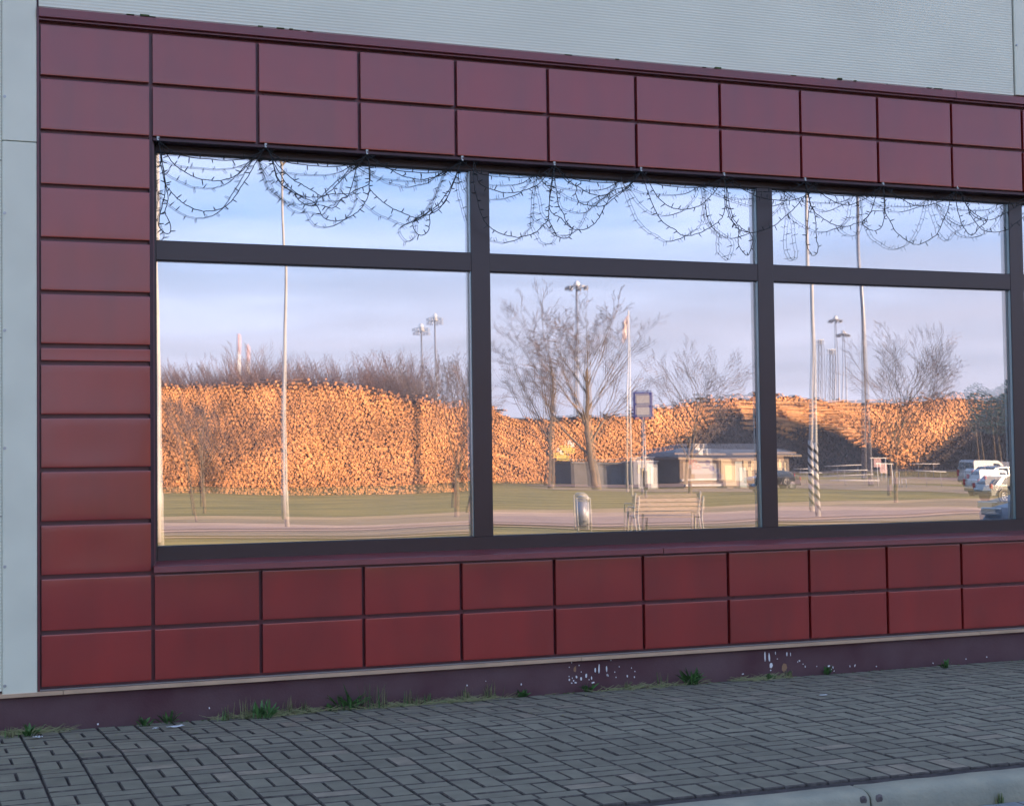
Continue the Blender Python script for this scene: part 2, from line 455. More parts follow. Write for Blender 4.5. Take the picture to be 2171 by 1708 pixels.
ribs(.0, 6.535, 3.868, BTOP, -.002, 'ribbed_siding')
ribs(BX0, -.192, .176, 1.10, .0, 'ribbed_siding', amp=.0018); ribs(BX0, -.192, 1.104, 2.055, .0, 'ribbed_siding', amp=.0018); ribs(BX0, -.192, 2.059, 3.01, .0, 'ribbed_siding', amp=.0018)
ribs(BX0, -.192, 3.014, 4.0, .0, 'ribbed_siding', amp=.0018); ribs(BX0, -.192, 4.004, BTOP, .0, 'ribbed_siding', amp=.0018)
ribs(6.75, BX1, 3.868, BTOP, -.002, 'ribbed_siding')
t1 = MB(); t1.prism([(-.190, .030), (-.190, -.012), (-.180, -.017), (-.022, -.017), (-.012, -.012), (-.012, .030)], 'z', .150, 3.115)
bevel(t1.build('corner_trim', m_greytrim, BLD), .003)
t1 = MB(); t1.prism([(-.190, .030), (-.190, -.013), (-.180, -.018), (-.022, -.018), (-.012, -.013), (-.012, .030)], 'z', 3.119, BTOP)
bevel(t1.build('corner_trim', m_greytrim, BLD), .003)
t1 = MB(); t1.prism([(6.545, .030), (6.545, -.012), (6.555, -.017), (6.74, -.017), (6.75, -.012), (6.75, .030)], 'z', 3.869, BTOP)
bevel(t1.build('joint_trim', m_greytrim, BLD), .003)
def hexscrew(x, z):
    b = MB(); b.tube([(0, 0, 0), (0, -.003, 0)], .0085, 12); b.tube([(0, -.003, 0), (0, -.008, 0)], .0052, 6)
    o_ = b.build('screw', m_screw, BLD, fix=False); o_.location = (x, -.016, z); return o_
for i in range(8): hexscrew(-.178, .205 + i * .63)
for i in range(3): hexscrew(6.556, 4.22 + i * .6)
# leaf debris and lichen on the top flashing
dd = MB()
for i in range(24):
    x = rnd.choice([rnd.uniform(.45, .62), rnd.gauss(1.35, .22), rnd.uniform(3, 6.5), rnd.uniform(4, 6.5)])
    dd.box(x, x + rnd.uniform(.006, .05), -.024 - rnd.random() * .008, -.01, 3.858, 3.861 + rnd.random() ** 3 * .010)
tag(dd.build('lichen', m_moss, BLD, fix=False), kind='stuff')

# tan drip profile and plinth ------------------------------------------
for a, b, dz in ((BX0, .118, 0), (.121, 3.16, .0005), (3.163, 6.12, .0), (6.123, BX1, .0005)):
    q = MB(); q.prism([(-.024, .140 + dz), (-.027, .142 + dz), (-.027, .160 + dz), (-.024, .1615 + dz), (.03, .164 + dz), (.03, .140 + dz)], 'x', a, b)
    q.build('drip_profile', m_tan, BLD)
MB().box(BX0, BX1, .006, .034, -.4, .139).build('plinth', m_plinth, BLD)
MB().box(0, BX1, -.012, .0345, .1652, .1700).build('bottom_trim', mat('grey_brown_trim', (.26, .22, .20), rough=.5), BLD)
chips = MB()
def chip(u, v, wd, ht, m=0):
    p = on_y(u, v, .005); n = 7; pts = []
    for k in range(n):
        t = 2 * math.pi * k / n; rr = rnd.uniform(.7, 1.2)
        pts.append((p.x + math.cos(t) * wd / 2 * rr, p.z + math.sin(t) * ht / 2 * rr))
    chips.prism(pts, 'y', .0035, .0062, m)
K = .0027
for (u, v, a, b) in [(1207, 1440, 4, 5), (1216, 1442, 4, 4), (1222, 1434, 4, 7), (1232, 1438, 4, 8), (1243, 1432, 5, 11), (1254, 1436, 3, 8), (1262, 1420, 4, 13), (1270, 1416, 4, 20), (1286, 1417, 4, 18), (1287, 1430, 2, 6),
                     (1212, 1447, 4, 3), (1220, 1446, 6, 4), (1257, 1446, 8, 4), (1330, 1432, 3, 6), (1345, 1434, 3, 5), (1105, 1450, 3, 5), (990, 1452, 3, 4), (1030, 1443, 2, 2),
                     (1622, 1390, 4, 24), (1631, 1394, 5, 22), (1635, 1410, 8, 16), (1634, 1420, 4, 3), (1644, 1384, 2, 8), (1668, 1386, 4, 10), (1648, 1396, 3, 3), (1676, 1386, 2, 8), (1695, 1400, 5, 4), (1707, 1412, 3, 6), (1757, 1411, 8, 4),
                     (1766, 1414, 3, 6), (1802, 1412, 2, 6), (1812, 1411, 2, 5), (1858, 1412, 3, 3), (1978, 1405, 3, 3), (2048, 1396, 3, 3), (2092, 1392, 3, 3), (1575, 1428, 6, 3), (208, 1534, 4, 4), (444, 1500, 3, 5)]:
    chip(u, v, a * K, b * K)
for k in range(26):
    chip(rnd.choice([rnd.uniform(1190, 1350), rnd.uniform(1600, 1860)]), rnd.uniform(1395, 1440), 2 * K, 3 * K)
chip(1219, 1418, 7 * K, 16 * K, 1); chip(1663, 1415, 16 * K, 22 * K, 1)
tag(chips.build('paint_chips', [m_drip, m_rust], BLD, fix=False), kind='stuff')

# the window -----------------------------------------------------------
WIN = empty('window', (0, 0, 0), parent=BLD)
BAY = [(.642, 2.534), (2.654, 4.535), (4.652, 6.575), (6.690, 8.52)]
ZL0, ZL1, ZU0, ZU1 = .905, 2.522, 2.629, 3.136
FY0, FY1 = .130, .205
fo = bevel(MB().box(.609, BAY[0][0], FY0, FY1, .822, 3.178).build('frame', m_frame, WIN), .002)
bevel(MB().box(BAY[0][0] + .0005, 8.56, FY0 + .001, FY1, .822, ZL0).build('frame', m_frame, WIN), .002)
bevel(MB().box(BAY[0][0] + .0005, 8.56, FY0 + .001, FY1, ZU1, 3.178).build('frame', m_frame, WIN), .002)
bevel(MB().box(8.5605, 8.6, FY0, FY1, .822, 3.178).build('frame', m_frame, WIN), .002)
for i in range(3):
    bevel(MB().box(BAY[i][1], BAY[i + 1][0], FY0 - .002, FY1, ZL0 + .0005, ZU1 - .0005).build('mullion', m_frame, WIN), .002)
for i in range(4):
    bevel(MB().box(BAY[i][0] + .0005, BAY[i][1] - .0005, FY0, FY1, ZL1, ZU0).build('transom', m_frame, WIN), .002)


def wave(x, z, k):
    p = (k * 1.7)
    return (.00030 * math.sin(2.6 * x + 1.6 * z + p) + .00012 * math.sin(3.7 * z - 2.1 * x + 2 * p) + .00003 * math.sin(8.3 * x + 2.0 * z + 3 * p)
            + .000012 * math.sin(13 * z + 7 * x + p))


def pane(name, x0, x1, z0, z1, y, k, ax, bz, m, bend=0.0):
    H = z1 - z0
    b = MB(); nx, nz_ = 36, 30; vv = []
    xc, zc = (x0 + x1) / 2, (z0 + z1) / 2
    for j in range(nz_ + 1):
        for i in range(nx + 1):
            x = x0 + (x1 - x0) * i / nx; z = z0 + (z1 - z0) * j / nz_
            dx, dz = x - xc, z - zc
            tt = (z1 - z) / H; vv.append((x, y + ax * dx * tt - bz * H * tt * tt / 2 + wave(x, z, k) + bend * dx * dz, z))
    b.add(vv, [(j * (nx + 1) + i, j * (nx + 1) + i + 1, (j + 1) * (nx + 1) + i + 1, (j + 1) * (nx + 1) + i) for j in range(nz_) for i in range(nx)], 0, True)
    return b.build(name, m, WIN, fix=False)


GH = [(-.0013, .0034), (-.0017, .0020), (-.0026, .0034), (-.002, .003)]
for i, (x0, x1) in enumerate(BAY):
    for j, (z0, z1) in enumerate(((ZL0, ZL1), (ZU0, ZU1))):
        e = .0006
        ax, bz = GH[i]
        if j: ax, bz = ax * .2, bz * .15
        pane('pane', x0 + e, x1 - e, z0 + e, z1 - e, .157, 1.3 * i + j * 2.1, 0, 0, m_g1, bend=-.0006 if i == 0 else .0003)
        pane('pane', x0 + e, x1 - e, z0 + e, z1 - e, .176, 1.3 * i + j * 2.1 + .06, ax, bz, m_g2, bend=-.0006 if i == 0 else .0003)
        g = MB()
        g.box(x1 - .0065, x1 - e, .1335, .1545, z0 + .004, z1 - .004)
        g.build('glazing_bead', m_bead, WIN)
        g = MB(); t = .004
        g.box(x0 + e, x1 - e, .1345, .1555, z1 - t, z1 - e); g.box(x0 + e, x1 - e, .1345, .1555, z0 + e, z0 + t)
        g.box(x0 + e, x0 + t, .1345, .1555, z0 + t, z1 - t)
        g.build('gasket', m_gasket, WIN)

# ------------------------------------------------------------------ pavement
PAV = empty('pavement', (0, 0, 0)); tag(PAV, 'narrow pavement of grey basketweave block pavers', kind='structure')
def gz(y): return -.052 * max(0, 1 + y / 1.1)
QE = 2.741                       # end of the basketweave field
bed = MB(); ys = [.004, -.3, -.6, -1.1, -2.0, -3.13]
bed.add([(x, y, gz(y) - .013) for y in ys for x in (-12, 26)], [(2 * i, 2 * i + 2, 2 * i + 3, 2 * i + 1) for i in range(len(ys) - 1)])
bed.build('paver_bed', m_bed, PAV)
tag(bpy.data.objects['paver_bed'], kind='structure')
def paver_mesh(lx, ly, name):
    b = MB(); h = .007; e = .0035
    x, y = lx / 2, ly / 2
    b.add([(-x, -y, -.03), (x, -y, -.03), (x, y, -.03), (-x, y, -.03), (-x, -y, -h * .7), (x, -y, -h * .7), (x, y, -h * .7), (-x, y, -h * .7),
           (-x + e, -y + e, 0), (x - e, -y + e, 0), (x - e, y - e, 0), (-x + e, y - e, 0)],
          [(0, 1, 5, 4), (1, 2, 6, 5), (2, 3, 7, 6), (3, 0, 4, 7), (4, 5, 9, 8), (5, 6, 10, 9), (6, 7, 11, 10), (7, 4, 8, 11), (8, 9, 10, 11)])
    b.m = [1] * 8 + [0]
    return b
G_ = .0090
cells = []                       # (x, y, along_x)
x00 = 1.700 - .2 * 60
per = .3915
for ic in range(0, 200):
    xa = x00 + .2 * ic + (ic - 60) * .0008
    if xa < -1.9 or xa > 9.0: continue
    # walk from kerb side to the wall in half periods
    for h_ in range(0, 15):
        y0 = -QE + h_ * per / 2; yc = y0 + per / 4
        if y0 > -.02: break
        upright = (h_ + ic) % 2 == 0
        if upright:
            for dx in (.05, .15): cells.append((xa + dx, yc, 'y'))
        else:
            for dy in (-per / 8, per / 8): cells.append((xa + .1, yc + dy, 'x'))
for k in range(60):
    cells.append((-1.8 + .2 * k + .03, -QE - .0535, 'X'))
for k in range(110):
    cells.append((-1.8 + .1045 * k, -QE - .107 - .0985, 'Y'))
cells = [c for c in cells if -1.7 < c[0] < 8.6]
def vis(c):
    p = Vector((c[0], c[1], 0)) - CAM; d = p.dot(AF)
    u = 1085.5 + FPX * p.dot(AR) / d; v = 854 - FPX * p.dot(AU) / d
    inside = -20 < u < 2190 and v < 1725
    return (0 if inside else 1, p.length)
cells.sort(key=vis)
sizes = {'y': (.1 - G_, per / 2 - .011), 'x': (.2 - G_, per / 4 - .011), 'X': (.2 - G_, .1 - .011), 'Y': (.1045 - G_, .197 - .010)}
shared = {}
rest = {0: MB(), 1: MB()}
for n, (x, y, t) in enumerate(cells):
    z = gz(y) + rnd.uniform(-.0022, .0022); wm = rnd.random() < .035
    tilt = (rnd.gauss(0, .004) - (.047 if y > -1.1 else 0), rnd.gauss(0, .005), rnd.gauss(0, .006))
    if n < 300:
        key = (t, wm)
        if key not in shared: shared[key] = paver_mesh(*sizes[t], 'paver').mesh('paver', [m_paver_w if wm else m_paver, m_side])
        o = link('paver', shared[key], PAV, (x, y, z)); o.rotation_euler = tilt
        if wm: tag(o, 'paler warm toned paver')
    else:
        pm = paver_mesh(*sizes[t], 'p')
        R_ = Matrix.Translation((x, y, z)) @ Matrix.Rotation(tilt[2], 4, 'Z') @ Matrix.Rotation(tilt[0], 4, 'X')
        rest[0].add([tuple(R_ @ Vector(q)) for q in pm.v], pm.f, 1 if wm else 0, False, rnd.random()); rest[0].m[-9:-1] = [2] * 8
o = rest[0].build('pavers', [m_paver, m_paver_w, m_side], PAV, tone=True, fix=False); tag(o, kind='stuff')

# kerb stones -----------------------------------------------------------
KERB = empty('kerb', (0, 0, 0)); tag(KERB, 'rounded concrete kerb along the pavement edge', kind='structure')
kj = [-8.96, -7.96, -6.96, -5.96, -4.96, -3.96, -2.96, -1.96, -.96, .04, 1.04, 2.04, 3.0, 3.97, 4.97, 5.97, 6.97, 7.97]
prof = [(-3.147, -.22), (-3.147, -.004), (-3.153, .002), (-3.245, .002), (-3.268, -.004), (-3.284, -.018), (-3.292, -.04), (-3.297, -.075), (-3.302, -.22)]
def lump(x): return .0015 * math.sin(9 * x) + .001 * math.sin(23 * x + 1)
for a, b in zip(kj, kj[1:]):
    kb = MB(); xs = [a + .004, a + .010] + [a + .1 * i for i in range(1, 10)] + [b - .010, b - .004]; n = len(prof)
    for i, x in enumerate(xs):
        sh = .006 if i in (0, len(xs) - 1) else 0
        for (py, pz) in prof:
            kb.v.append((x, py + (sh if py < -3.2 else 0) + lump(x + pz * 20), pz - (sh if pz > -.05 else 0) + lump(2 * x)))
    for i in range(len(xs) - 1):
        for k in range(n - 1):
            kb.f.append((i * n + k, (i + 1) * n + k, (i + 1) * n + k + 1, i * n + k + 1)); kb.m.append(0); kb.smooth.append(True); kb.tone.append(.5)
    kb.add([kb.v[k] for k in range(n)], [tuple(range(n))]); kb.add([kb.v[(len(xs) - 1) * n + k] for k in range(n)], [tuple(range(n))])
    kb.build('kerb_stone', m_kerb, KERB)
rp = MB()
for s in (-1, 1):
    rp.tube([(3.0 + s * .038, -3.282, -.032), (3.0 + s * .038, -3.2925, -.035)], [.022, .014], 9)
tag(rp.build('mortar_dab', mat('brown_mortar', (.115, .095, .09), rough=.9, var=.3, vscale=30, bump=.5, bscale=80), KERB), kind='stuff')
# gutter pavers below the kerb and the road
GUT = empty('gutter', (0, 0, 0)); tag(GUT, 'row of pale gutter pavers at the foot of the kerb', kind='structure')
gm = paver_mesh(.2 - .008, .2 - .008, 'g').mesh('paver', [m_paver_l, m_side])
for k in range(52):
    for r_ in range(2):
        o = link('paver', gm, GUT, (2.0 + .2 * k * .5 if False else -1.6 + .2 * k, -3.41 - .2 * r_, -.098 + rnd.uniform(-.002, .002)))
road = MB(); road.box(-60, 120, -16.0, -3.70, -.30, -.100); tag(road.build('road', m_asphalt), 'asphalt road in front of the building', kind='structure')
gb = MB(); gb.box(-60, 120, -3.699, -3.303, -.30, -.112); gb.build('gutter_bed', m_bed, GUT)

# ------------------------------------------------------------------ weeds, litter
def clump(u, v, kind, size, label, n=26, grp='weeds along the foot of the wall'):
    p = on_z(u, v - 3, -.045); p.y = min(p.y, -.012)
    b = MB()
    for k in range(n):
        a = rnd.uniform(0, 2 * math.pi); L_ = size * rnd.uniform(.55, 1.1) * (1.2 if kind == 'leafy' else 1)
        lean = rnd.uniform(.25, 1.1) if kind != 'tall' else rnd.uniform(.05, .45)
        ox, oy = rnd.gauss(0, size * .22), rnd.gauss(0, size * .08)
        dx, dy = math.cos(a), math.sin(a) * .6
        if dy > 0 and p.y > -.06: dy *= -.5
        wd = (.0075 if kind == 'leafy' else .0030) * rnd.uniform(.6, 1.2); pts = []
        for s in range(5):
            t = s / 4
            pts.append(Vector((ox + dx * L_ * t * math.sin(lean), oy + dy * L_ * t * math.sin(lean), L_ * (t * math.cos(lean * .6) - .35 * lean * t * t))))
        sd_ = Vector((-dy, dx, .3)).normalized(); vs2 = []
        for s, q in enumerate(pts):
            ww = wd * (1 if kind != 'leafy' else (.25, .8, 1.2, .9, .1)[s]) * (1 - .8 * (s / 4) ** 2 if kind != 'leafy' else 1)
            vs2 += [q - sd_ * ww, q + sd_ * ww]
        b.add([tuple(q) for q in vs2], [(2 * s, 2 * s + 1, 2 * s + 3, 2 * s + 2) for s in range(4)], 0 if (kind == 'leafy' or rnd.random() < .35) else 1, True)
    o_ = b.build('weed_clump', [m_leaf, m_dry], None, (p.x, p.y - .01, gz(p.y)), fix=False)
    tag(o_, label, 'weed', grp); return o_


clump(735, 1500, 'leafy', .135, 'biggest leafy green weed at the foot of the wall, left of the dry straw', 34)
clump(1465, 1452, 'leafy', .115, 'spreading leafy green weed right of the white paint drips under the middle bay', 40)
clump(560, 1524, 'leafy', .10, 'low green weed growing out of matted grass near the left end of the wall', 30)
clump(360, 1534, 'leafy', .085, 'small dark leafy weed beside the white plastic scraps', 20)
clump(308, 1540, 'leafy', .06, 'tiny green weed left of the white plastic scraps', 18)
clump(60, 1562, 'leafy', .075, 'leftmost weed at the foot of the ribbed grey siding', 22)
clump(800, 1502, 'tall', .17, 'tall dry grass stalks just right of the biggest leafy weed', 26)
clump(868, 1496, 'tall', .10, 'short tuft of yellow and green grass right of the tall dry stalks', 28)
clump(985, 1486, 'tall', .09, 'low scraggy grass tuft under the fifth red panel', 30)
clump(1035, 1480, 'tall', .12, 'grass tuft with one tall stem left of the paint drips', 26)
clump(1100, 1474, 'leafy', .05, 'flat dark green rosette left of the paint drips', 22)
clump(1245, 1466, 'leafy', .07, 'pale weed directly under the white paint drips', 16)
clump(1395, 1455, 'tall', .10, 'single thin weed left of the spreading leafy weed', 9)
clump(1670, 1438, 'tall', .06, 'low grass under the long white paint run', 30)
clump(1752, 1430, 'leafy', .06, 'small green weed right of the long white paint run', 20)
clump(2005, 1418, 'leafy', .065, 'rightmost small weed at the foot of the wall', 20)
for (u, v, kd, sz, lab) in [(480, 1528, 'tall', .09, 'wispy green grass at the left end of the matted straw'), (520, 1524, 'tall', .12, 'upright grass stems in the middle of the matted straw'),
                            (610, 1516, 'tall', .11, 'upright grass stems right of the matted straw'), (640, 1512, 'tall', .08, 'short pale grass left of the biggest leafy weed'),
                            (700, 1506, 'leafy', .05, 'tiny sprout touching the left side of the biggest leafy weed'), (905, 1492, 'tall', .07, 'short yellow grass under the fourth joint of the lower panels'),
                            (1330, 1462, 'tall', .06, 'sparse short grass right of the white paint drips'), (1630, 1441, 'leafy', .045, 'small sprout right below the long white paint run'), (20, 1566, 'tall', .06, 'short grass at the left edge of the picture')]:
    clump(u, v, kd, sz, lab, 22)
g1 = clump(2080, 1697, 'tall', .05, 'small dry weed sprouting where kerb meets gutter', 26, 'weed at the kerb foot')
g1.location = (3.62, -3.312, -.10)
mt_ = MB()
for k in range(1300):
    u = rnd.choice([rnd.gauss(590, 55), rnd.gauss(590, 60), rnd.gauss(850, 50), rnd.gauss(1000, 45), rnd.gauss(60, 40), rnd.gauss(1650, 30), rnd.gauss(1400, 60)])
    if not -10 < u < 2190: continue
    vb = 1555 - .0665 * u + rnd.gauss(0, 3) + 3
    p = on_z(u, vb, -.045); y = -.012 - abs(rnd.gauss(0, .045)); z = gz(y)
    a = rnd.uniform(-.5, .5) + (math.pi if rnd.random() < .5 else 0); L_ = rnd.uniform(.02, .10)
    d = Vector((math.cos(a) * L_, math.sin(a) * L_ * .4, rnd.uniform(-.004, .034)))
    q = Vector((p.x, y, z + rnd.uniform(.001, .010))); s_ = Vector((0, .0016, .0012))
    mt_.add([tuple(q - s_), tuple(q + s_), tuple(q + d + s_ * .4), tuple(q + d - s_ * .4)], [(0, 1, 2, 3)], 0)
tag(mt_.build('dry_grass', m_dry, None, fix=False), 'matted dry grass and straw along the foot of the wall', 'grass', kind='stuff')
lt = MB()
for k in range(420):
    x, y = rnd.uniform(-1.6, 8), -abs(rnd.gauss(0, .5)) - .03
    if y < -3.1: continue
    a = rnd.uniform(0, 6.28); L_ = rnd.uniform(.006, .026); d = Vector((math.cos(a) * L_, math.sin(a) * L_, rnd.uniform(0, .003))); q = Vector((x, y, gz(y) + .0045)); s_ = Vector((-math.sin(a), math.cos(a), 0)) * L_ * rnd.uniform(.05, .3)
    lt.add([tuple(q - s_), tuple(q + s_), tuple(q + d + s_), tuple(q + d - s_)], [(0, 1, 2, 3)], 0)
tag(lt.build('plant_litter', m_dry, None, fix=False), 'crumbs of dry grass and leaf strewn over the pavers', 'litter', kind='stuff')
ms = MB()
for k in range(260):
    x = rnd.uniform(-1.5, 8.5); y = -.004 - rnd.random() ** 2 * .04; r_ = rnd.uniform(.004, .013)
    ms.tube([(x, y, gz(y) - .004), (x, y, gz(y) + r_ * .35)], [r_, r_ * .4], 6)
tag(ms.build('moss', m_moss, None, fix=False), 'thin moss line where the pavers meet the wall', 'moss', kind='stuff')
for (u, v, L_, lab) in [(372, 1543, .10, 'longer crumpled white plastic scrap lying against the wall'), (330, 1548, .035, 'small white plastic scrap left of the longer one'),
                        (80, 1566, .05, 'white plastic scrap at the far left by the wall'), (1745, 1474, .05, 'small white flake lying alone out on the grey pavers')]:
    p = on_z(u, v, -.04 if v > 1500 else .0); b = MB(); n = 7; vv = []
    for i in range(n):
        for j in range(3):
            vv.append((L_ * (i / (n - 1) - .5), (j - 1) * .012 * (1 - .5 * abs(i / (n - 1) - .5)) * rnd.uniform(.7, 1.2), .004 + rnd.uniform(0, .010 if v > 1500 else .002)))
    b.add(vv, [(i * 3 + j, i * 3 + j + 1, i * 3 + j + 4, i * 3 + j + 3) for i in range(n - 1) for j in range(2)], 0, True)
    o = b.build('plastic_scrap', m_plastic, None, (p.x, min(p.y, -.03), gz(min(p.y, -.03)) + .002), rnd.uniform(-.15, .2), fix=False)
    md = o.modifiers.new('thickness', 'SOLIDIFY'); md.thickness = .001
    tag(o, lab, 'scrap', 'bits of white litter')

# ------------------------------------------------------------------ fairy lights
GL = empty('string_lights', (0, 0, 0))
tag(GL, 'tangled dark cable of unlit fairy lights hanging in swags from clips over the window', 'fairy lights')
Z2 = lambda x, y: ((560 + .5988 * x) / 1.7706, (500 + .5988 * y) / 1.7706)
Z4 = lambda x, y: ((1800 + .5067 * x) / 1.7706, (500 + .5067 * y) / 1.7706)
Z5 = lambda x, y: ((2800 + .481 * x) / 1.7706, (600 + .481 * y) / 1.7706)
SW = [(Z2, [(55, 35), (70, 140), (75, 200), (90, 280), (100, 350), (95, 400), (75, 480), (60, 540), (65, 590), (95, 625), (130, 625), (135, 590), (120, 540), (100, 500), (110, 450), (118, 400), (105, 330), (85, 200), (60, 50)]),
      (Z2, [(60, 50), (110, 130), (160, 200), (220, 240), (270, 270), (320, 288), (380, 295), (430, 300), (500, 285), (560, 255), (610, 210), (650, 165), (725, 90)]),
      (Z2, [(55, 40), (80, 160), (95, 260), (105, 330), (150, 380), (200, 430), (260, 465), (320, 485), (380, 488), (440, 478), (490, 450), (540, 395), (580, 330), (620, 270), (660, 200), (725, 95)]),
      (Z2, [(730, 85), (790, 180), (840, 235), (900, 290), (970, 330), (1040, 370), (1090, 395), (1150, 350), (1200, 300), (1250, 250), (1300, 215), (1360, 130)]),
      (Z2, [(740, 95), (780, 200), (800, 280), (850, 340), (920, 380), (990, 400), (1060, 400), (1120, 385), (1180, 380), (1250, 380), (1310, 350), (1375, 320), (1385, 250), (1372, 150)]),
      (Z2, [(732, 90), (765, 130), (790, 240), (830, 320), (900, 370), (950, 430), (1010, 455), (1080, 450), (1150, 470), (1210, 410), (1250, 390), (1300, 230), (1360, 135)]),
      (Z2, [(735, 90), (800, 220), (870, 330), (960, 400), (1040, 440), (1080, 510), (1110, 540), (1180, 550), (1250, 530), (1320, 480), (1370, 400), (1380, 330), (1378, 200), (1366, 128)]),
      (Z2, [(1370, 130), (1440, 180), (1510, 225), (1580, 265), (1640, 280), (1700, 292), (1760, 280), (1830, 265), (1880, 230), (1960, 165)]),
      (Z2, [(1366, 130), (1385, 230), (1378, 330), (1400, 370), (1450, 420), (1520, 470), (1590, 500), (1650, 525), (1700, 530), (1760, 490), (1810, 450), (1850, 400), (1890, 340), (1920, 270), (1960, 170)]),
      (Z2, [(1960, 165), (1900, 330), (1870, 400), (1800, 490), (1690, 530), (1655, 560), (1665, 610), (1700, 640), (1745, 620), (1760, 560), (1765, 500), (1850, 440), (1900, 330), (1940, 220), (1962, 170)]),
      (Z4, [(-42, 190), (-20, 300), (0, 370), (60, 405), (120, 425), (180, 440), (260, 440), (330, 425), (400, 400), (440, 375), (500, 310), (548, 240)]),
      (Z4, [(-40, 195), (-45, 330), (-20, 470), (10, 590), (50, 670), (90, 705), (150, 740), (220, 760), (300, 770), (380, 750), (430, 725), (470, 680), (510, 640), (515, 560), (525, 450), (540, 350), (553, 240)]),
      (Z4, [(553, 235), (535, 350), (520, 450), (515, 560), (515, 640), (550, 720), (580, 765), (630, 780), (670, 760), (685, 710), (640, 650), (620, 590), (590, 540), (575, 450), (560, 350), (553, 240)]),
      (Z4, [(556, 236), (640, 330), (700, 380), (740, 400), (800, 440), (870, 460), (930, 460), (1000, 420), (1080, 400), (1140, 360), (1195, 280)]),
      (Z4, [(556, 240), (640, 350), (720, 400), (710, 450), (740, 510), (800, 535), (860, 540), (930, 535), (960, 490), (1020, 450), (1090, 400), (1192, 290)]),
      (Z4, [(553, 240), (530, 420), (515, 540), (545, 600), (600, 625), (640, 670), (690, 710), (740, 715), (800, 705), (860, 660), (900, 600), (930, 540), (1000, 480), (1100, 400), (1190, 285)]),
      (Z4, [(1198, 282), (1270, 390), (1320, 470), (1400, 540), (1500, 565), (1580, 555), (1650, 525), (1720, 460), (1760, 410), (1805, 315)]),
      (Z4, [(1195, 285), (1230, 390), (1260, 470), (1300, 570), (1350, 650), (1400, 690), (1450, 715), (1490, 750), (1550, 760), (1610, 745), (1690, 710), (1750, 670), (1800, 620), (1815, 560), (1820, 450), (1812, 315)]),
      (Z4, [(1808, 312), (1830, 430), (1830, 530), (1850, 620), (1900, 680), (1920, 700), (1915, 780), (1920, 830), (1950, 880), (1985, 905), (2010, 860), (2025, 790), (2000, 740), (1950, 710), (1890, 650), (1870, 600), (1850, 520), (1835, 420), (1812, 315)]),
      (Z4, [(1812, 310), (1880, 350), (1960, 420), (2020, 450), (2060, 470), (2155, 492), (2280, 500), (2380, 480), (2450, 440), (2520, 360)]),
      (Z4, [(1835, 530), (1870, 640), (1920, 710), (2000, 735), (2060, 730), (2171, 690), (2260, 620), (2330, 560), (2400, 480), (2460, 400), (2522, 356)]),
      (Z5, [(460, 150), (485, 250), (500, 340), (490, 420), (480, 520), (470, 640), (490, 700), (520, 745), (550, 735), (565, 680), (550, 620), (545, 530), (540, 430), (500, 330), (462, 160)]),
      (Z5, [(463, 155), (590, 260), (640, 300), (720, 340), (800, 355), (860, 335), (920, 310), (990, 265), (1062, 195)]),
      (Z5, [(462, 155), (480, 260), (500, 330), (530, 400), (590, 450), (650, 490), (720, 515), (790, 520), (860, 495), (910, 480), (950, 440), (990, 400), (1040, 400), (1080, 390), (1085, 300), (1070, 200)]),
      (Z5, [(1068, 195), (1010, 300), (970, 420), (910, 480), (930, 520), (980, 550), (1040, 540), (1075, 480), (1080, 400), (1078, 280), (1070, 195)]),
      (Z5, [(1072, 195), (1180, 280), (1230, 315), (1290, 345), (1350, 360), (1430, 355), (1500, 330), (1560, 310), (1645, 225)]),
      (Z5, [(1070, 200), (1085, 390), (1120, 470), (1170, 560), (1230, 610), (1290, 650), (1350, 660), (1420, 630), (1490, 580), (1540, 480), (1580, 380), (1600, 310), (1648, 225)]),
      (Z5, [(1650, 225), (1640, 330), (1670, 450), (1700, 530), (1760, 590), (1820, 530), (1880, 480), (1840, 470), (1780, 440), (1740, 380), (1700, 310), (1652, 228)]),
      (Z5, [(1652, 225), (1700, 310), (1740, 380), (1800, 430), (1890, 470), (1960, 450), (2040, 410), (2171, 330), (2240, 285)]),
      (Z5, [(1652, 226), (1720, 350), (1760, 440), (1820, 520), (1860, 550), (1940, 565), (2040, 545), (2100, 500), (2171, 440), (2240, 290)])]


def crs(P, n=5):
    out = []
    for i in range(len(P) - 1):
        p0, p1, p2, p3 = P[max(i - 1, 0)], P[i], P[i + 1], P[min(i + 2, len(P) - 1)]
        for k in range(n):
            t = k / n
            out.append(.5 * ((2 * p1) + (-p0 + p2) * t + (2 * p0 - 5 * p1 + 4 * p2 - p3) * t * t + (-p0 + 3 * p1 - 3 * p2 + p3) * t ** 3))
    out.append(P[-1]); return out


bulbs = MB()
def cable(P, name='cable'):
    P = crs(P); b = MB()
    P = [p + Vector((rnd.gauss(0, .0012), rnd.gauss(0, .002), rnd.gauss(0, .0012))) for p in P]
    b.tube(P, .0027, 5); b.build(name, m_cable, GL, fix=False)
    acc = 0; nxt = .03; side = 1
    for a, c in zip(P, P[1:]):
        L_ = (c - a).length
        while acc + L_ > nxt:
            q = a + (c - a) * ((nxt - acc) / L_); d = (c - a).normalized()
            nrm = Vector((-d.z, rnd.uniform(-.5, .5), d.x)) * side
            e = (nrm + d * rnd.uniform(-.5, .6)).normalized() * rnd.uniform(.022, .036)
            bulbs.tube([q, q + e * .55, q + e], [.0027, .0032, .0020], 4, smooth=False)
            nxt += rnd.uniform(.045, .07); side = -side if rnd.random() < .75 else side
        acc += L_


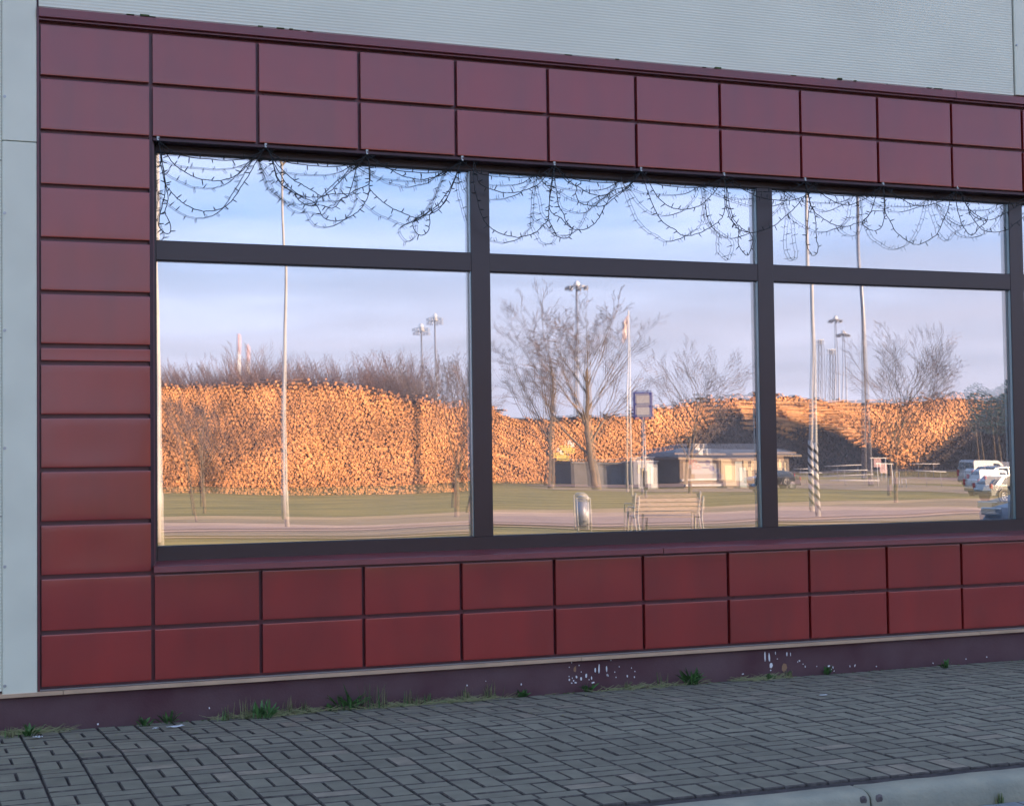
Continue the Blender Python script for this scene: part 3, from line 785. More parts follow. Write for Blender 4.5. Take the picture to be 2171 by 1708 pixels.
for fn, pts in SW:
    P = []
    for i, (x, y) in enumerate(pts):
        u, v = fn(x, y); t = i / (len(pts) - 1)
        P.append(on_y(u, v, .016 + .018 * math.sin(math.pi * t) + rnd.uniform(-.004, .004)))
    cable(P)
HK = [Z2(55, 30), Z2(730, 75), Z2(1365, 118), Z2(1962, 158), Z4(553, 222), Z4(1195, 266), Z4(1810, 300), Z5(460, 148), Z5(1068, 180), Z5(1648, 212)]
hp = [on_y(u, v, .010) for u, v in HK]
hp.append(hp[-1] + Vector((.62, 0, 0))); hp.append(hp[-1] + Vector((.6, 0, 0)))
for a, b in zip(hp, hp[1:]):
    cable([a + Vector((0, 0, -.02)), a * .8 + b * .2 + Vector((0, .01, -.085)), a * .5 + b * .5 + Vector((0, .01, -.100)), a * .2 + b * .8 + Vector((0, .01, -.085)), b + Vector((0, 0, -.02))])
tag(bulbs.build('bulbs', m_cable, GL, fix=False), kind='stuff')
for p in hp[:-1]:
    b = MB(); b.box(-.007, .007, -.006, .002, -.004, .024); b.box(-.003, .003, -.014, -.006, -.012, -.004); b.box(-.007, -.003, -.012, -.006, -.010, .008)
    b.build('clip', m_clip, GL, (p.x, p.y, p.z - .004))

# ================================================================== the park across the road (seen in the glass)
# ground sheet, following the gentle fall of the land
gr = MB(); gys = [-16.0, -26, -45, -70, -107, -130, -170, -220, -330, -600, -3000]; gxs = [-1500, -200, -60, 0, 30, 60, 100, 160, 260, 500, 2500]
gr.add([(x, y, ter(y) - (.0 if y > -3000 else 0)) for y in gys for x in gxs],
       [(j * len(gxs) + i, (j + 1) * len(gxs) + i, (j + 1) * len(gxs) + i + 1, j * len(gxs) + i + 1) for j in range(len(gys) - 1) for i in range(len(gxs) - 1)])
for q in range(len(gr.f)):
    gr.m[q] = 0 if q < 6 * (len(gxs) - 1) else 1
tag(gr.build('ground', [m_grass, m_yard], fix=False), 'winter grass across the road running back to the timber yard', kind='structure')
# the ground behind and beside the building
gb2 = MB(); gb2.box(-1500, -60.01, -16, 3000, -1.2, -.13); gb2.box(120.01, 2500, -16, 3000, -1.2, -.13); gb2.box(-60, 120, 18.05, 3000, -1.2, -.13)
gb2.box(-60, BX0 - .01, -3.30, 18.04, -1.2, -.0); gb2.box(BX1 + .01, 120, -3.30, 18.04, -1.2, -.0)
tag(gb2.build('yard', m_yard), 'bare ground around the building', kind='structure')


def band(name, near, far, mt, lift, label):
    """strip of ground between two lines of points that run left to right"""
    def at(line, t):
        L_ = [0]
        for a, b in zip(line, line[1:]): L_.append(L_[-1] + math.dist(a, b))
        d = t * L_[-1]
        for k in range(len(line) - 1):
            if d <= L_[k + 1] + 1e-9:
                s = (d - L_[k]) / max(1e-9, L_[k + 1] - L_[k])
                return (line[k][0] + (line[k + 1][0] - line[k][0]) * s, line[k][1] + (line[k + 1][1] - line[k][1]) * s)
        return line[-1]
    near = [tuple(q)[:2] for q in crs([Vector((a, b, 0)) for a, b in near], 8)]; far = [tuple(q)[:2] for q in crs([Vector((a, b, 0)) for a, b in far], 8)]
    b = MB(); n = 90; vv = []; mrows = 6
    for i in range(n + 1):
        p, q = at(near, i / n), at(far, i / n)
        for j in range(mrows + 1):
            x = p[0] + (q[0] - p[0]) * j / mrows; y = p[1] + (q[1] - p[1]) * j / mrows
            vv.append((x, y, ter(y) + lift))
    b.add(vv, [(i * (mrows + 1) + j, (i + 1) * (mrows + 1) + j, (i + 1) * (mrows + 1) + j + 1, i * (mrows + 1) + j + 1) for i in range(n) for j in range(mrows)])
    return tag(b.build(name, mt, fix=False), label, kind='structure')


PN = [(-14, -30), (-4, -30.5), (3.0, -31.2), (5.5, -33.6), (8.2, -33.4), (12.2, -32.2), (16.4, -30.4), (20.5, -29.0), (25, -29.4), (31, -30.6), (42, -32), (60, -34)]
PF = [(x_, y_ + 2.2) for x_, y_ in [(-14, -43), (-2, -44.5), (6, -45.5), (11.5, -44.5), (16.2, -41.0), (21, -42.0), (26.4, -43.8), (29, -42.0), (36.0, -44.0), (42, -43.5), (52, -45), (60, -47)]]
band('shoulder', [(x, y + .9) for x, y in PN], [(x, y - 5.2) for x, y in PF], m_sand, .03, 'sandy shoulder along the path')
band('path', PN, PF, m_path, .06, 'wide pinkish asphalt path through the grass')
band('lane', [(52, -116), (58, -112), (66, -104), (74, -84), (84, -78), (110, -76)], [(54, -128), (62, -128), (80, -127), (100, -126), (120, -118), (150, -104)], m_path, .04, 'paved yard lane in front of the timber stacks')

# ---------------------------------------------------------------- log stacks
def log_mesh(r, L_, n=7):
    b = MB(); a0 = rnd.uniform(0, 1)
    P = [(math.cos(2 * math.pi * (k + a0) / n) * r * rnd.uniform(.93, 1.06), 0, math.sin(2 * math.pi * (k + a0) / n) * r * rnd.uniform(.93, 1.06)) for k in range(n)]
    b.v = P + [(x, -L_, z) for x, y, z in P]
    b.f = [tuple(range(n))[::-1]] + [(k, (k + 1) % n, n + (k + 1) % n, n + k) for k in range(n)]
    b.m = [0] + [1] * n; b.smooth = [False] * (n + 1); b.tone = [.5] * (n + 1); return b


def log_pile(name, label, A, B, prof_, mats=None, dens=.27, L_=3.0, singles=0, rough_top=.35, jitter=.09, lengthwise=False, side='y'):
    """A, B: ends of the visible foot of the face (x, y); prof_: list of (fraction along, height)"""
    A = Vector((A[0], A[1], 0)); B = Vector((B[0], B[1], 0)); d = (B - A); W = d.length; d.normalize()
    nrm = Vector((d.y, -d.x, 0))
    if nrm.y < 0: nrm = -nrm
    def H(s):
        s = max(0, min(1, s / W))
        for (a, ha), (b, hb) in zip(prof_, prof_[1:]):
            if s <= b: return ha + (hb - ha) * (s - a) / max(1e-6, b - a)
        return prof_[-1][1]
    PILE = empty(name, (A.x, A.y, ter(A.y)))
    inv = -PILE.location
    big = MB(); sing = []
    step = dens; rowh = dens * .84; ncols = int(W / step); nrows = int(max(h for _, h in prof_) / rowh) + 3
    lm = [log_mesh(r, L_) for r in [q_ * dens / .30 for q_ in (.11, .125, .135, .145, .155, .165, .18, .20)]]
    for r in range(nrows):
        for c in range(ncols):
            s = (c + .5 * (r % 2)) * step + rnd.gauss(0, step * .16); z = (r + .45) * rowh + rnd.gauss(0, step * .12)
            if z > H(s) + rnd.gauss(0, rough_top) * .5: continue
            if rnd.random() < .03: continue
            p = A + d * s + nrm * (rnd.gauss(0, jitter)); zz = ter(p.y) + z
            k = rnd.choices(range(8), (2, 3, 4, 4, 4, 3, 2, 1))[0]
            ya = rnd.gauss(0, .07); xa = rnd.gauss(0, .05)
            R_ = Matrix.Translation(Vector((p.x, p.y, zz))) @ Matrix.Rotation(math.atan2(nrm.y, nrm.x) - math.pi / 2 + ya, 4, 'Z') @ Matrix.Rotation(xa, 4, 'X') @ Matrix.Rotation(rnd.uniform(0, 6.28), 4, 'Y')
            if len(sing) < singles and 3 <= r <= 14 and rnd.random() < .35:
                sing.append((k, R_)); continue
            t = rnd.random(); m = lm[k]
            big.add([tuple(R_ @ Vector(q) + inv) for q in m.v], m.f, 0, False, t)
            nf = len(m.f)
            big.m[-nf:] = m.m
    # logs lying along the top
    s = 0
    while s < W:
        h = H(s)
        if h > 1.0 and rnd.random() < .8:
            p = A + d * s - nrm * rnd.uniform(.3, 2.2); r_ = rnd.uniform(.09, .17); l_ = rnd.uniform(2, 4); a = rnd.gauss(0, .35) + (0 if rnd.random() < .3 else 1.57)
            q = Vector((math.cos(a), math.sin(a), rnd.gauss(0, .10))) * l_ / 2; c_ = Vector((p.x, p.y, ter(p.y) + h + rnd.uniform(-.1, .35))) + inv
            big.tube([c_ - q, c_ + q], r_, 7, m=1, smooth=False, tone=rnd.random()); big.m[-1] = 0; big.m[-2] = 0
        s += rnd.uniform(.3, .9)
    o = big.build('logs', mats or [m_end, m_bark], PILE, tone=True, fix=False); tag(o, kind='stuff')
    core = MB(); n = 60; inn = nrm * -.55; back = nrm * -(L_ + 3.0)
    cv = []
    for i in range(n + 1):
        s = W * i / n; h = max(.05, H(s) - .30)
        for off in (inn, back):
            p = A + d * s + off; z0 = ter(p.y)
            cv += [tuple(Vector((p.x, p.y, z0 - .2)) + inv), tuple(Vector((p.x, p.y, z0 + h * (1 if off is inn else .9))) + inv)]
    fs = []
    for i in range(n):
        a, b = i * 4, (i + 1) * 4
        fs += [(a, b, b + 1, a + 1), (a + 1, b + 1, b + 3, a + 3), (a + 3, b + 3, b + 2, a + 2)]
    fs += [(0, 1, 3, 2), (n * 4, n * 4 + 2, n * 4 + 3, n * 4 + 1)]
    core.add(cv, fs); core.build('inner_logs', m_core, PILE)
    ms_ = [m.mesh('log', [m_end, m_bark]) for m in lm] if sing else []
    for k, R_ in sing:
        o = link('log', ms_[k], PILE); o.matrix_local = Matrix.Translation(inv) @ R_
    tag(PILE, label, 'log pile', 'stacks of cut timber'); return PILE


def prof_from(us_vs, A, B, n=None):
    """silhouette pixels -> (fraction, height) for a stack whose foot runs A-B"""
    out = []
    for u, v in us_vs:
        r = ray(u, v)
        # the mirrored ray meets the vertical plane through A-B
        a = Vector((A[0], 2 * GY - A[1], 0)); b = Vector((B[0], 2 * GY - B[1], 0)); dd = b - a
        # CAM + r t = a + dd f  (in x, y)
        det = r.x * (-dd.y) - r.y * (-dd.x)
        ex, ey = a.x - CAM.x, a.y - CAM.y
        t = (ex * (-dd.y) - ey * (-dd.x)) / det; f_ = (r.x * ey - r.y * ex) / det
        y = A[1] + (B[1] - A[1]) * f_
        out.append((f_, max(.1, CAM.z + r.z * t - ter(y))))
    return out


PX = lambda u, Y: (park_x(u, Y), Y)
A, B = PX(325, -150), PX(1345, -150)
P1 = prof_from([(325, 818), (345, 816), (400, 812), (500, 814), (560, 810), (620, 812), (700, 815), (760, 820), (820, 834), (870, 846), (920, 853), (980, 862), (1045, 858), (1078, 885), (1150, 892), (1200, 890), (1267, 884), (1330, 884), (1345, 886)], A, B)
log_pile('log_pile', 'long sunlit orange stack of log ends filling the left pane', A, B, P1, singles=300, dens=.255)
A, B = PX(1325, -196), PX(2175, -186)
P6 = prof_from([(1325, 884), (1345, 878), (1390, 868), (1450, 860), (1500, 852), (1560, 842), (1612, 836), (1650, 838), (1700, 845), (1800, 858), (1900, 858), (1960, 846), (2040, 838), (2095, 842), (2120, 832), (2170, 822)], A, B)
log_pile('log_pile', 'far sunlit stack of logs behind the kiosk and the dark stack', A, B, P6, dens=.36, rough_top=.6, jitter=.12)
# added hall out of view, its stepped outline shaped to shade the far stack
def on_stack(u, v):
    y = A[1] + (B[1] - A[1]) * (u - 1325) / (2175 - 1325) + .2
    return Vector((park_x(u, y, v), y, park_z(u, v, y)))
HYL = -143.0
edge = [(1440, 952), (1470, 925), (1500, 903), (1545, 874), (1612, 886), (1660, 897), (1720, 899), (1765, 914), (1800, 937), (1835, 948), (1850, 941), (1880, 968), (1903, 990), (1925, 984), (1960, 957), (2000, 932), (2050, 895), (2100, 860), (2140, 832), (2300, 760)]
top = []
for u, v in edge:
    q = on_stack(u, v); t = (HYL - q.y) / S.y; q = q + S * t; top.append((q.x, q.z))
SHADE_HALL = empty('shade_hall', (top[0][0], HYL, ter(HYL))); hl = MB(); hs = Vector((S.x, S.y, 0)).normalized() * 14
fr = [(top[0][0], -2.0)] + top + [(top[-1][0], -2.0)]
n_ = len(fr); o_ = -SHADE_HALL.location
hl.add([(x + o_.x, 0, z + o_.z) for x, z in fr] + [(x + o_.x + hs.x, hs.y, z + o_.z) for x, z in fr], [tuple(range(n_)), tuple(range(n_, 2 * n_))[::-1]] + [(i, (i + 1) % n_, n_ + (i + 1) % n_, n_ + i) for i in range(n_)])
hl.build('wall', m_cargrey, SHADE_HALL)
for k in range(5): MB().box(12 + k * 9, 16 + k * 9, -.08, -.003, 0, 4.5).build('door', m_roof, SHADE_HALL)
tag(SHADE_HALL, 'tall grey hall added out of view at the right, stepped to shade the far stack', 'building')

# two log stacks in the shadow's outline, coloured dark to stand in for shade
m_shade_end = mat('shade_dark_log_end', (.095, .066, .055), rough=.9, var=.35, vscale=.5, tone=.4)
m_shade_bark = mat('shade_dark_bark', (.055, .040, .034), rough=.95, var=.3, vscale=1, tone=.3)
def near_far(u):
    f_ = (u - 1325) / (2175 - 1325); y = A[1] + (B[1] - A[1]) * f_ + 1.3
    return (park_x(u, y), y)
for us, lab in (([(1440, 953), (1470, 928), (1500, 905), (1545, 877), (1612, 889), (1660, 899), (1720, 902), (1765, 916), (1800, 939), (1835, 950), (1850, 944), (1880, 971), (1905, 992)], 'stack of logs painted dark as shade, rising behind the kiosk roof'),
                ([(1922, 990), (1960, 961), (2000, 936), (2050, 899), (2100, 864), (2140, 836), (2180, 812)], 'stack of logs painted dark as shade, climbing to the far right')):
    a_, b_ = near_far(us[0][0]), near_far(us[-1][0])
    log_pile('log_pile', lab, a_, b_, prof_from(us, a_, b_), mats=[m_shade_end, m_shade_bark], dens=.36, L_=1.2, jitter=.1)  # dark stacks stand in for shade

# long logs lying sideways on the far stack
SL = empty('long_log_stack', (park_x(1720, -190), -190, ter(-190))); b = MB(); inv = -SL.location
for r in range(16):
    for c in range(11):
        u = 1600 + c * 24 + rnd.uniform(-14, 14); vtop = 852 + 6 * r + rnd.uniform(-2, 2)
        if vtop > 905 + (u - 1600) * .22: continue
        p = Vector((park_x(u, -191), -191 + rnd.uniform(-.3, .6), park_z(u, vtop, -191)))
        q = Vector((rnd.uniform(1.0, 2.8), rnd.gauss(0, .3), rnd.gauss(0, .08)))
        b.tube([p - q + inv, p + q + inv], rnd.uniform(.14, .26), 7, m=1, smooth=False, tone=rnd.random()); b.m[-1] = 0; b.m[-2] = 0
tag(b.build('logs', [m_end, m_wood_side], SL, tone=True, fix=False), kind='stuff')
tag(SL, 'peeled logs lying sideways on the far stack between the two right lamp poles', 'log pile', 'stacks of cut timber')

# ---------------------------------------------------------------- bare trees
def grow(b, p, d, L_, r, lv, P, R_):
    n = P['seg'][min(lv, len(P['seg']) - 1)]; pts = [p]; rs = [r]
    cd = d.copy(); q = p.copy(); dirs = [cd.copy()]
    for i in range(n):
        cd = (cd + Vector((R_.gauss(0, 1), R_.gauss(0, 1), R_.gauss(0, 1))) * P['wig'] + Vector((0, 0, P['up'][min(lv, len(P['up']) - 1)]))).normalized()
        q = q + cd * (L_ / n); pts.append(q.copy()); dirs.append(cd.copy())
        rs.append(max(P['rmin'], r * (1 - (i + 1) / n * (.55 if lv == 0 else .8))))
    b.tube(pts, rs, 7 if lv == 0 else (5 if lv == 1 else 3), m=0 if lv < 2 else 1, cap=False, smooth=lv < 2)
    if lv >= P['lv']: return
    k = P['kids'][lv]; lo = P['start'] if lv == 0 else .22
    for j in range(k):
        t = lo + (1 - lo) * (j + R_.uniform(.1, .9)) / k
        f_ = t * n; i = min(n - 1, int(f_)); fr = f_ - i
        q = pts[i].lerp(pts[i + 1], fr); ax = dirs[i + 1]
        side = ax.cross(Vector((R_.gauss(0, 1), R_.gauss(0, 1), R_.gauss(0, 1)))).normalized()
        an = P['ang'][lv] * R_.uniform(.7, 1.25)
        nd = (ax * math.cos(an) + side * math.sin(an)).normalized()
        ln = L_ * P['rat'][lv] * R_.uniform(.75, 1.15) * (1 - .45 * t if lv else (1.15 - .55 * t))
        rr = max(P['rmin'], (rs[i] * (1 - fr) + rs[i + 1] * fr) * P['rr'][lv])
        grow(b, q, nd, ln, rr, lv + 1, P, R_)


BASE = dict(seg=[8, 6, 5, 4, 3], wig=.06, up=[.02, .05, .04, .03, .02], rmin=.012, lv=4, kids=[10, 7, 6, 4], start=.30, ang=[.62, .60, .62, .6], rat=[.86, .56, .52, .50], rr=[.34, .5, .5, .6])


def tree(u, v, top_v, label, seed, grp=None, dup=None, Y=None, **kw):
    P = dict(BASE); P.update(kw)
    p = park(u, v) if Y is None else Vector((park_x(u, Y), Y, ter(Y)))
    h = park_z(u, top_v, p.y) - p.z; R_ = random.Random(seed)
    root = empty('bare_tree', tuple(p))
    bt = MB(); P['rmin'] = max(.007, abs(p.y) * P.get('rk', .00011))
    r0 = P.get('r0', h * .022); tl = h * P.get('trunk', .74)
    grow(bt, Vector((0, 0, -.15)), Vector((P.get('lean', 0), 0, 1)).normalized(), tl, r0, 0, P, R_)
    zmax = max(q[2] for q in bt.v); k = h / zmax
    bt.v = [(x * P.get('wx', 1) * k, y * P.get('wx', 1) * k, z * k) for x, y, z in bt.v]
    tr, cr_ = MB(), MB()
    split = P['seg'][0] * 7
    nv = 7 * (P['seg'][0] + 1)
    tr.add(bt.v[:nv], bt.f[:split], 0, True)
    off = nv
    cr_.v = bt.v[off:]; cr_.f = [tuple(i - off for i in f_) for f_ in bt.f[split:]]; cr_.m = [1 if m == 1 else 0 for m in bt.m[split:]]; cr_.smooth = bt.smooth[split:]; cr_.tone = bt.tone[split:]
    tr.build('trunk', m_trunk, root, fix=False); cr_.build('crown', [m_trunk, m_twig], root, fix=False)
    tag(root, label, 'tree', grp); return root


TG = 'bare winter trees in the park'
tree(1262, 1030, 606, 'tall bare tree with thick crooked trunk left of the flagpole', 11, TG, kids=[14, 7, 5, 3], r0=.40, start=.26, trunk=.60, wx=1.2, rat=[.92, .58, .5, .45], ang=[.52, .55, .6, .6], up=[.02, .04, .04, .03, .02])
tree(1163, 1030, 583, 'tall bare tree with dark slim trunk at the left of the middle pane', 23, TG, kids=[16, 7, 5, 3], r0=.30, start=.18, trunk=.66, wx=1.2, rat=[.86, .58, .5, .45], ang=[.55, .55, .6, .6], up=[.02, .04, .04, .03, .02])
tree(1450, 1033, 708, 'medium bare tree growing in front of the kiosk', 31, TG, kids=[16, 7, 5, 3], r0=.19, start=.30)
tree(1884, 1050, 682, 'bare tree with straight trunk beside the high mast in the right pane', 45, TG, kids=[20, 7, 5, 3], r0=.12, start=.34, wig=.06)
tree(427, 1075, 800, 'slim young tree, right one of the pair before the orange logs', 52, TG, kids=[8, 6, 4, 3], r0=.11, start=.4)
tree(411, 1092, 820, 'thinnest sapling, left one of the pair before the orange logs', 53, TG, kids=[7, 5, 4, 3], r0=.055, start=.4, lean=-.05)
tree(962, 1077, 775, 'young tree with forked trunk near the first mullion', 54, TG, kids=[9, 6, 5, 3], r0=.13, start=.38)
tree(990, 1090, 850, 'small sapling right beside the first mullion', 55, TG, kids=[7, 5, 4, 3], r0=.07, start=.4)
for i, (u, tv, lab) in enumerate([(840, 790, 'leftmost upright bare tree above the falling end of the orange stack'), (872, 745, 'tall thin bare tree directly beneath the nearer floodlight mast'), (905, 790, 'short bare tree between the two floodlight masts'),
                                  (935, 765, 'upright bare tree right of the farther floodlight mast'), (968, 750, 'tall upright bare tree standing over the lowered stack'), (1000, 742, 'bare tree rising just left of the first mullion')]):
    tree(u, 1000, tv, lab, 70 + i, 'bare trees behind the orange log stack', Y=-171 - 2 * i, kids=[11, 6, 5, 3], r0=.16, start=.3, wx=.8, rk=.00013)

# distant thicket behind the long stack
th = MB(); R_ = random.Random(5)
for k in range(270):
    u = R_.uniform(300, 870); Y = -R_.uniform(176, 205); env = 742 + 14 * math.sin(u * .021) + 10 * math.sin(u * .057 + 1) + max(0, u - 700) * .18
    x = park_x(u, Y); h = (park_z(u, env, Y) - ter(Y)) * R_.uniform(.72, 1.05)
    P = dict(BASE); P.update(kids=[9, 4, 3, 2], lv=3, seg=[5, 4, 3, 2], start=.25, rmin=.020, up=[.02, .14, .1, .05])
    t_ = MB(); grow(t_, Vector((0, 0, 0)), Vector((R_.gauss(0, .06), R_.gauss(0, .06), 1)).normalized(), h * .66, h * .010, 0, P, R_)
    kz = h / max(q[2] for q in t_.v)
    th.add([(a * kz + x, b_ * kz + Y, c * kz + ter(Y)) for a, b_, c in t_.v], t_.f, 0)
tag(th.build('thicket', m_bush, fix=False), 'brownish leafless thicket rising behind the long orange stack', 'thicket', kind='stuff')
# dark evergreen mass top right
eg = MB()
for k in range(5200):
    u = R_.uniform(2050, 2330); Y = -R_.uniform(150, 175); top = 822 - (u - 2050) * .10 + 8 * math.sin(u * .09)
    v = R_.uniform(top, 900); x = park_x(u, Y); z = park_z(u, v, Y); s = R_.uniform(.15, .5)
    a = R_.uniform(0, 3.14); q = Vector((math.cos(a), math.sin(a), R_.uniform(-.6, .2))) * s; w_ = Vector((-math.sin(a), math.cos(a), R_.uniform(-.4, .4))) * s * .4; p = Vector((x, Y, z))
    eg.add([tuple(p - w_), tuple(p + q), tuple(p + w_), tuple(p - q)], [(0, 1, 2, 3)], 0)
for k in range(7):
    x = park_x(2070 + 38 * k, -162); eg.tube([(x, -162, ter(-162)), (x, -162, 7)], [.2, .1], 6, m=1)
tag(eg.build('evergreen_trees', [m_conifer, m_trunk], fix=False), 'bluish green evergreen tops showing over the right dark stack', 'trees', kind='stuff')

# ---------------------------------------------------------------- poles and masts
def street_lamp(u, v, h, label, r=.085, two=True, rz=0.0, stripes=False, mt=None, grp='street lamps'):
    p = park(u, v); root = empty('street_lamp', tuple(p), rz); m_ = mt or m_pole
    MB().tube([(0, 0, -.1), (0, 0, 1.2), (0, 0, 1.25), (0, 0, h)], [r * 1.25, r * 1.25, r, r * .55], 12, m=0).build('pole', m_, root, fix=False)
    arms = [(1, 0)] + ([(-.4, .9)] if two else [])
    for ax, ay in arms:
        MB().tube([(0, 0, h - .05), (ax * .25, ay * .25, h + .25), (ax * .9, ay * .9, h + .40), (ax * 1.2, ay * 1.2, h + .42)], [.045, .04, .035, .03], 7).build('arm', m_, root, fix=False)
        hd = MB(); n = 8
        hd.tube([(ax * 1.0, ay * 1.0, h + .42), (ax * 1.15, ay * 1.15, h + .44), (ax * 1.6, ay * 1.6, h + .44), (ax * 1.75, ay * 1.75, h + .42)], [.04, .12, .13, .05], n)
        hd.build('lamp_head', m_polegrey, root, fix=False)
    if stripes:
        st = MB(); t0, t1 = 0.12, 2.3; n = 150; rr = r * 1.27
        for s in range(2):
            vv = []
            for i in range(n + 1):
                z = t0 + (t1 - t0) * i / n; a = z * 11 + s * math.pi; dz = .055
                for g in (-dz, dz):
                    rad = rr if z + g < 1.2 else rr * .84
                    vv.append((math.cos(a) * (rr + .004), math.sin(a) * (rr + .004), z + g))
            st.add(vv, [(2 * i, 2 * i + 1, 2 * i + 3, 2 * i + 2) for i in range(n)], 0)
        st.build('spiral_stripe', m_black, root, fix=False)
        MB().tube([(0, 0, 0.05), (0, 0, 2.35)], r * 1.27, 12).build('sleeve', m_white, root, fix=False)
    tag(root, label, 'street lamp', grp); return root


street_lamp(607, 1100, 12.2, 'slender pale street lamp rising through the left pane', r=.066, rz=.3)
street_lamp(333, 1150, 11.5, 'pale street lamp at the extreme left edge of the glass', r=.075, two=False)
street_lamp(1728, 1088, 13.5, 'lamp pole wrapped at its foot in a black and white spiral', r=.07, two=False, rz=1.2, stripes=True)


def high_mast(u, vtop, Y, r, label, dome=True, w=1.35):
    x = park_x(u, Y); h = park_z(u, vtop, Y) - ter(Y); root = empty('floodlight_mast', (x, Y, ter(Y)))
    MB().tube([(0, 0, -.1), (0, 0, h * .5), (0, 0, h)], [r, r * .75, r * .45], 10).build('pole', m_polegrey, root, fix=False)
    rg = MB(); n = 14
    ring = [(math.cos(2 * math.pi * k / n) * w, math.sin(2 * math.pi * k / n) * w, h - .9) for k in range(n + 1)]
    rg.tube(ring, .10, 6, cap=False)
    for k in range(0, n, 2): rg.tube([(0, 0, h - .5), ring[k]], .06, 5)
    rg.build('lamp_ring', m_polegrey, root, fix=False)
    if dome: MB().tube([(0, 0, h - .8), (0, 0, h - .5), (0, 0, h - .1), (0, 0, h + .1)], [.6, .55, .35, .1], 12).build('dome', m_white, root, fix=False)
    for k in range(0, n, 2):
        x_, y_, z_ = ring[k]; MB().box(-.3, .3, -.2, .2, -.5, 0).build('floodlight', m_polegrey, root, (x_, y_, z_), math.atan2(y_, x_))
    tag(root, label, 'floodlight mast', 'floodlight masts beyond the timber yard')


high_mast(890, 693, -255, .28, 'lower left one of the paired floodlight masts above the left stack')
high_mast(920, 672, -262, .28, 'taller right one of the paired floodlight masts above the left stack')
high_mast(1227, 597, -230, .36, 'floodlight mast standing behind the two tall bare trees', w=1.6)
high_mast(1771, 672, -290, .30, 'taller thin floodlight mast left of the high mast in the right pane')
high_mast(1787, 701, -285, .30, 'shorter thin floodlight mast nearest the high mast in the right pane')
high_mast(1832, 330, -118, .27, 'thick grey high mast crossing the right pane beside the bare tree', w=1.6)


def lattice(u, vtop, Y, label):
    x = park_x(u, Y); h = park_z(u, vtop, Y) - ter(Y); root = empty('lattice_mast', (x, Y, ter(Y))); b = MB(); s = .6
    for sx in (-1, 1):
        for sy in (-1, 1): b.tube([(sx * s, sy * s, 0), (sx * s * .7, sy * s * .7, h)], .09, 4)
    n = 14
    for i in range(n):
        z0, z1 = h * i / n, h * (i + 1) / n
        for sy in (-1, 1): b.tube([(-s, sy * s * .9, z0), (s, sy * s * .9, z1)], .05, 3); b.tube([(s, sy * s * .9, z0), (-s, sy * s * .9, z1)], .05, 3)
    b.build('tower', m_polegrey, root, fix=False)
    a = MB(); a.box(-.7, -.35, -.3, .3, h - 1.0, h + .1); a.box(.2, .65, -.3, .3, h - .9, h + .2); a.build('antenna_box', m_white, root)
    tag(root, label, 'radio mast', 'lattice masts beyond the timber yard')


lattice(1760, 742, -280, 'lattice radio mast with white boxes right of the two striped lamp poles')
lattice(1737, 722, -300, 'fainter lattice radio mast touching the striped lamp pole')

for (u, vt, vb_, lab) in [(510, 700, 760, 'left and taller of two far red and white chimneys'), (529, 724, 770, 'right and shorter of two far red and white chimneys')]:
    Y = -1500; x = park_x(u, Y); h = park_z(u, vt, Y) - ter(Y); root = empty('chimney', (x, Y, ter(Y)))
    n = 7
    for k in range(n):
        r0 = 2.3 - .5 * k / n; r1 = 2.3 - .5 * (k + 1) / n
        MB().tube([(0, 0, h * k / n + .01), (0, 0, h * (k + 1) / n)], [r0, r1], 16).build('band', m_pink if k % 2 == 0 else m_white, root, fix=False)  # paled red bands put the distance haze into the colour
    tag(root, lab, 'chimney', 'far chimneys')

# flagpole
p = park(1333, 1040); FP = empty('flagpole', tuple(p)); h = park_z(1335, 658, p.y) - p.z
MB().tube([(0, 0, 0), (0, 0, h)], [.09, .05], 10).build('pole', m_white, FP, fix=False)
fl = MB(); n = 9; vv = []
for i in range(n + 1):
    for j in range(6):
        vv.append((-.07 - j * .07 - .01 * i, .08 * math.sin(j * 2.1 + i * .5), h - .3 - i * .17 - j * .12))
fl.add(vv, [(i * 6 + j, i * 6 + j + 1, (i + 1) * 6 + j + 1, (i + 1) * 6 + j) for i in range(n) for j in range(5)], 0, True)
for q in range(len(fl.m)): fl.m[q] = 0 if (q // 5) % 3 != 1 else 1
o = fl.build('flag', [m_pink, m_white], FP, fix=False); md = o.modifiers.new('t', 'SOLIDIFY'); md.thickness = .01
tag(FP, 'white flagpole with a limp red and white flag right of the big bare tree', 'flagpole')

# ---------------------------------------------------------------- bus stop sign, bench, bin
p = park(1365, 1122); BS = empty('bus_stop_sign', tuple(p), .35)
MB().tube([(0, 0, -.1), (0, 0, 3.45)], .032, 10).build('pole', m_polegrey, BS, fix=False)
bevel(MB().box(-.24, .24, -.055, .055, 2.78, 3.44).build('sign_box', m_bluesign, BS), .01)
for s in (-1, 1):
    q = MB(); q.box(-.17, .17, s * .0555, s * .062, 3.13, 3.37); q.build('timetable', m_paper, BS)
    q = MB(); q.box(-.17, .17, s * .0556, s * .062, 2.84, 3.08); q.build('timetable', m_paper, BS)
MB().box(.2405, .25, -.045, .045, 2.80, 3.42).build('edge_strip', m_white, BS)
MB().box(-.05, .05, -.05, .05, 1.1, 1.55).build('notice_box', m_black, BS)
tag(BS, 'tall bus stop sign with blue framed timetable box behind the bench', 'bus stop sign')

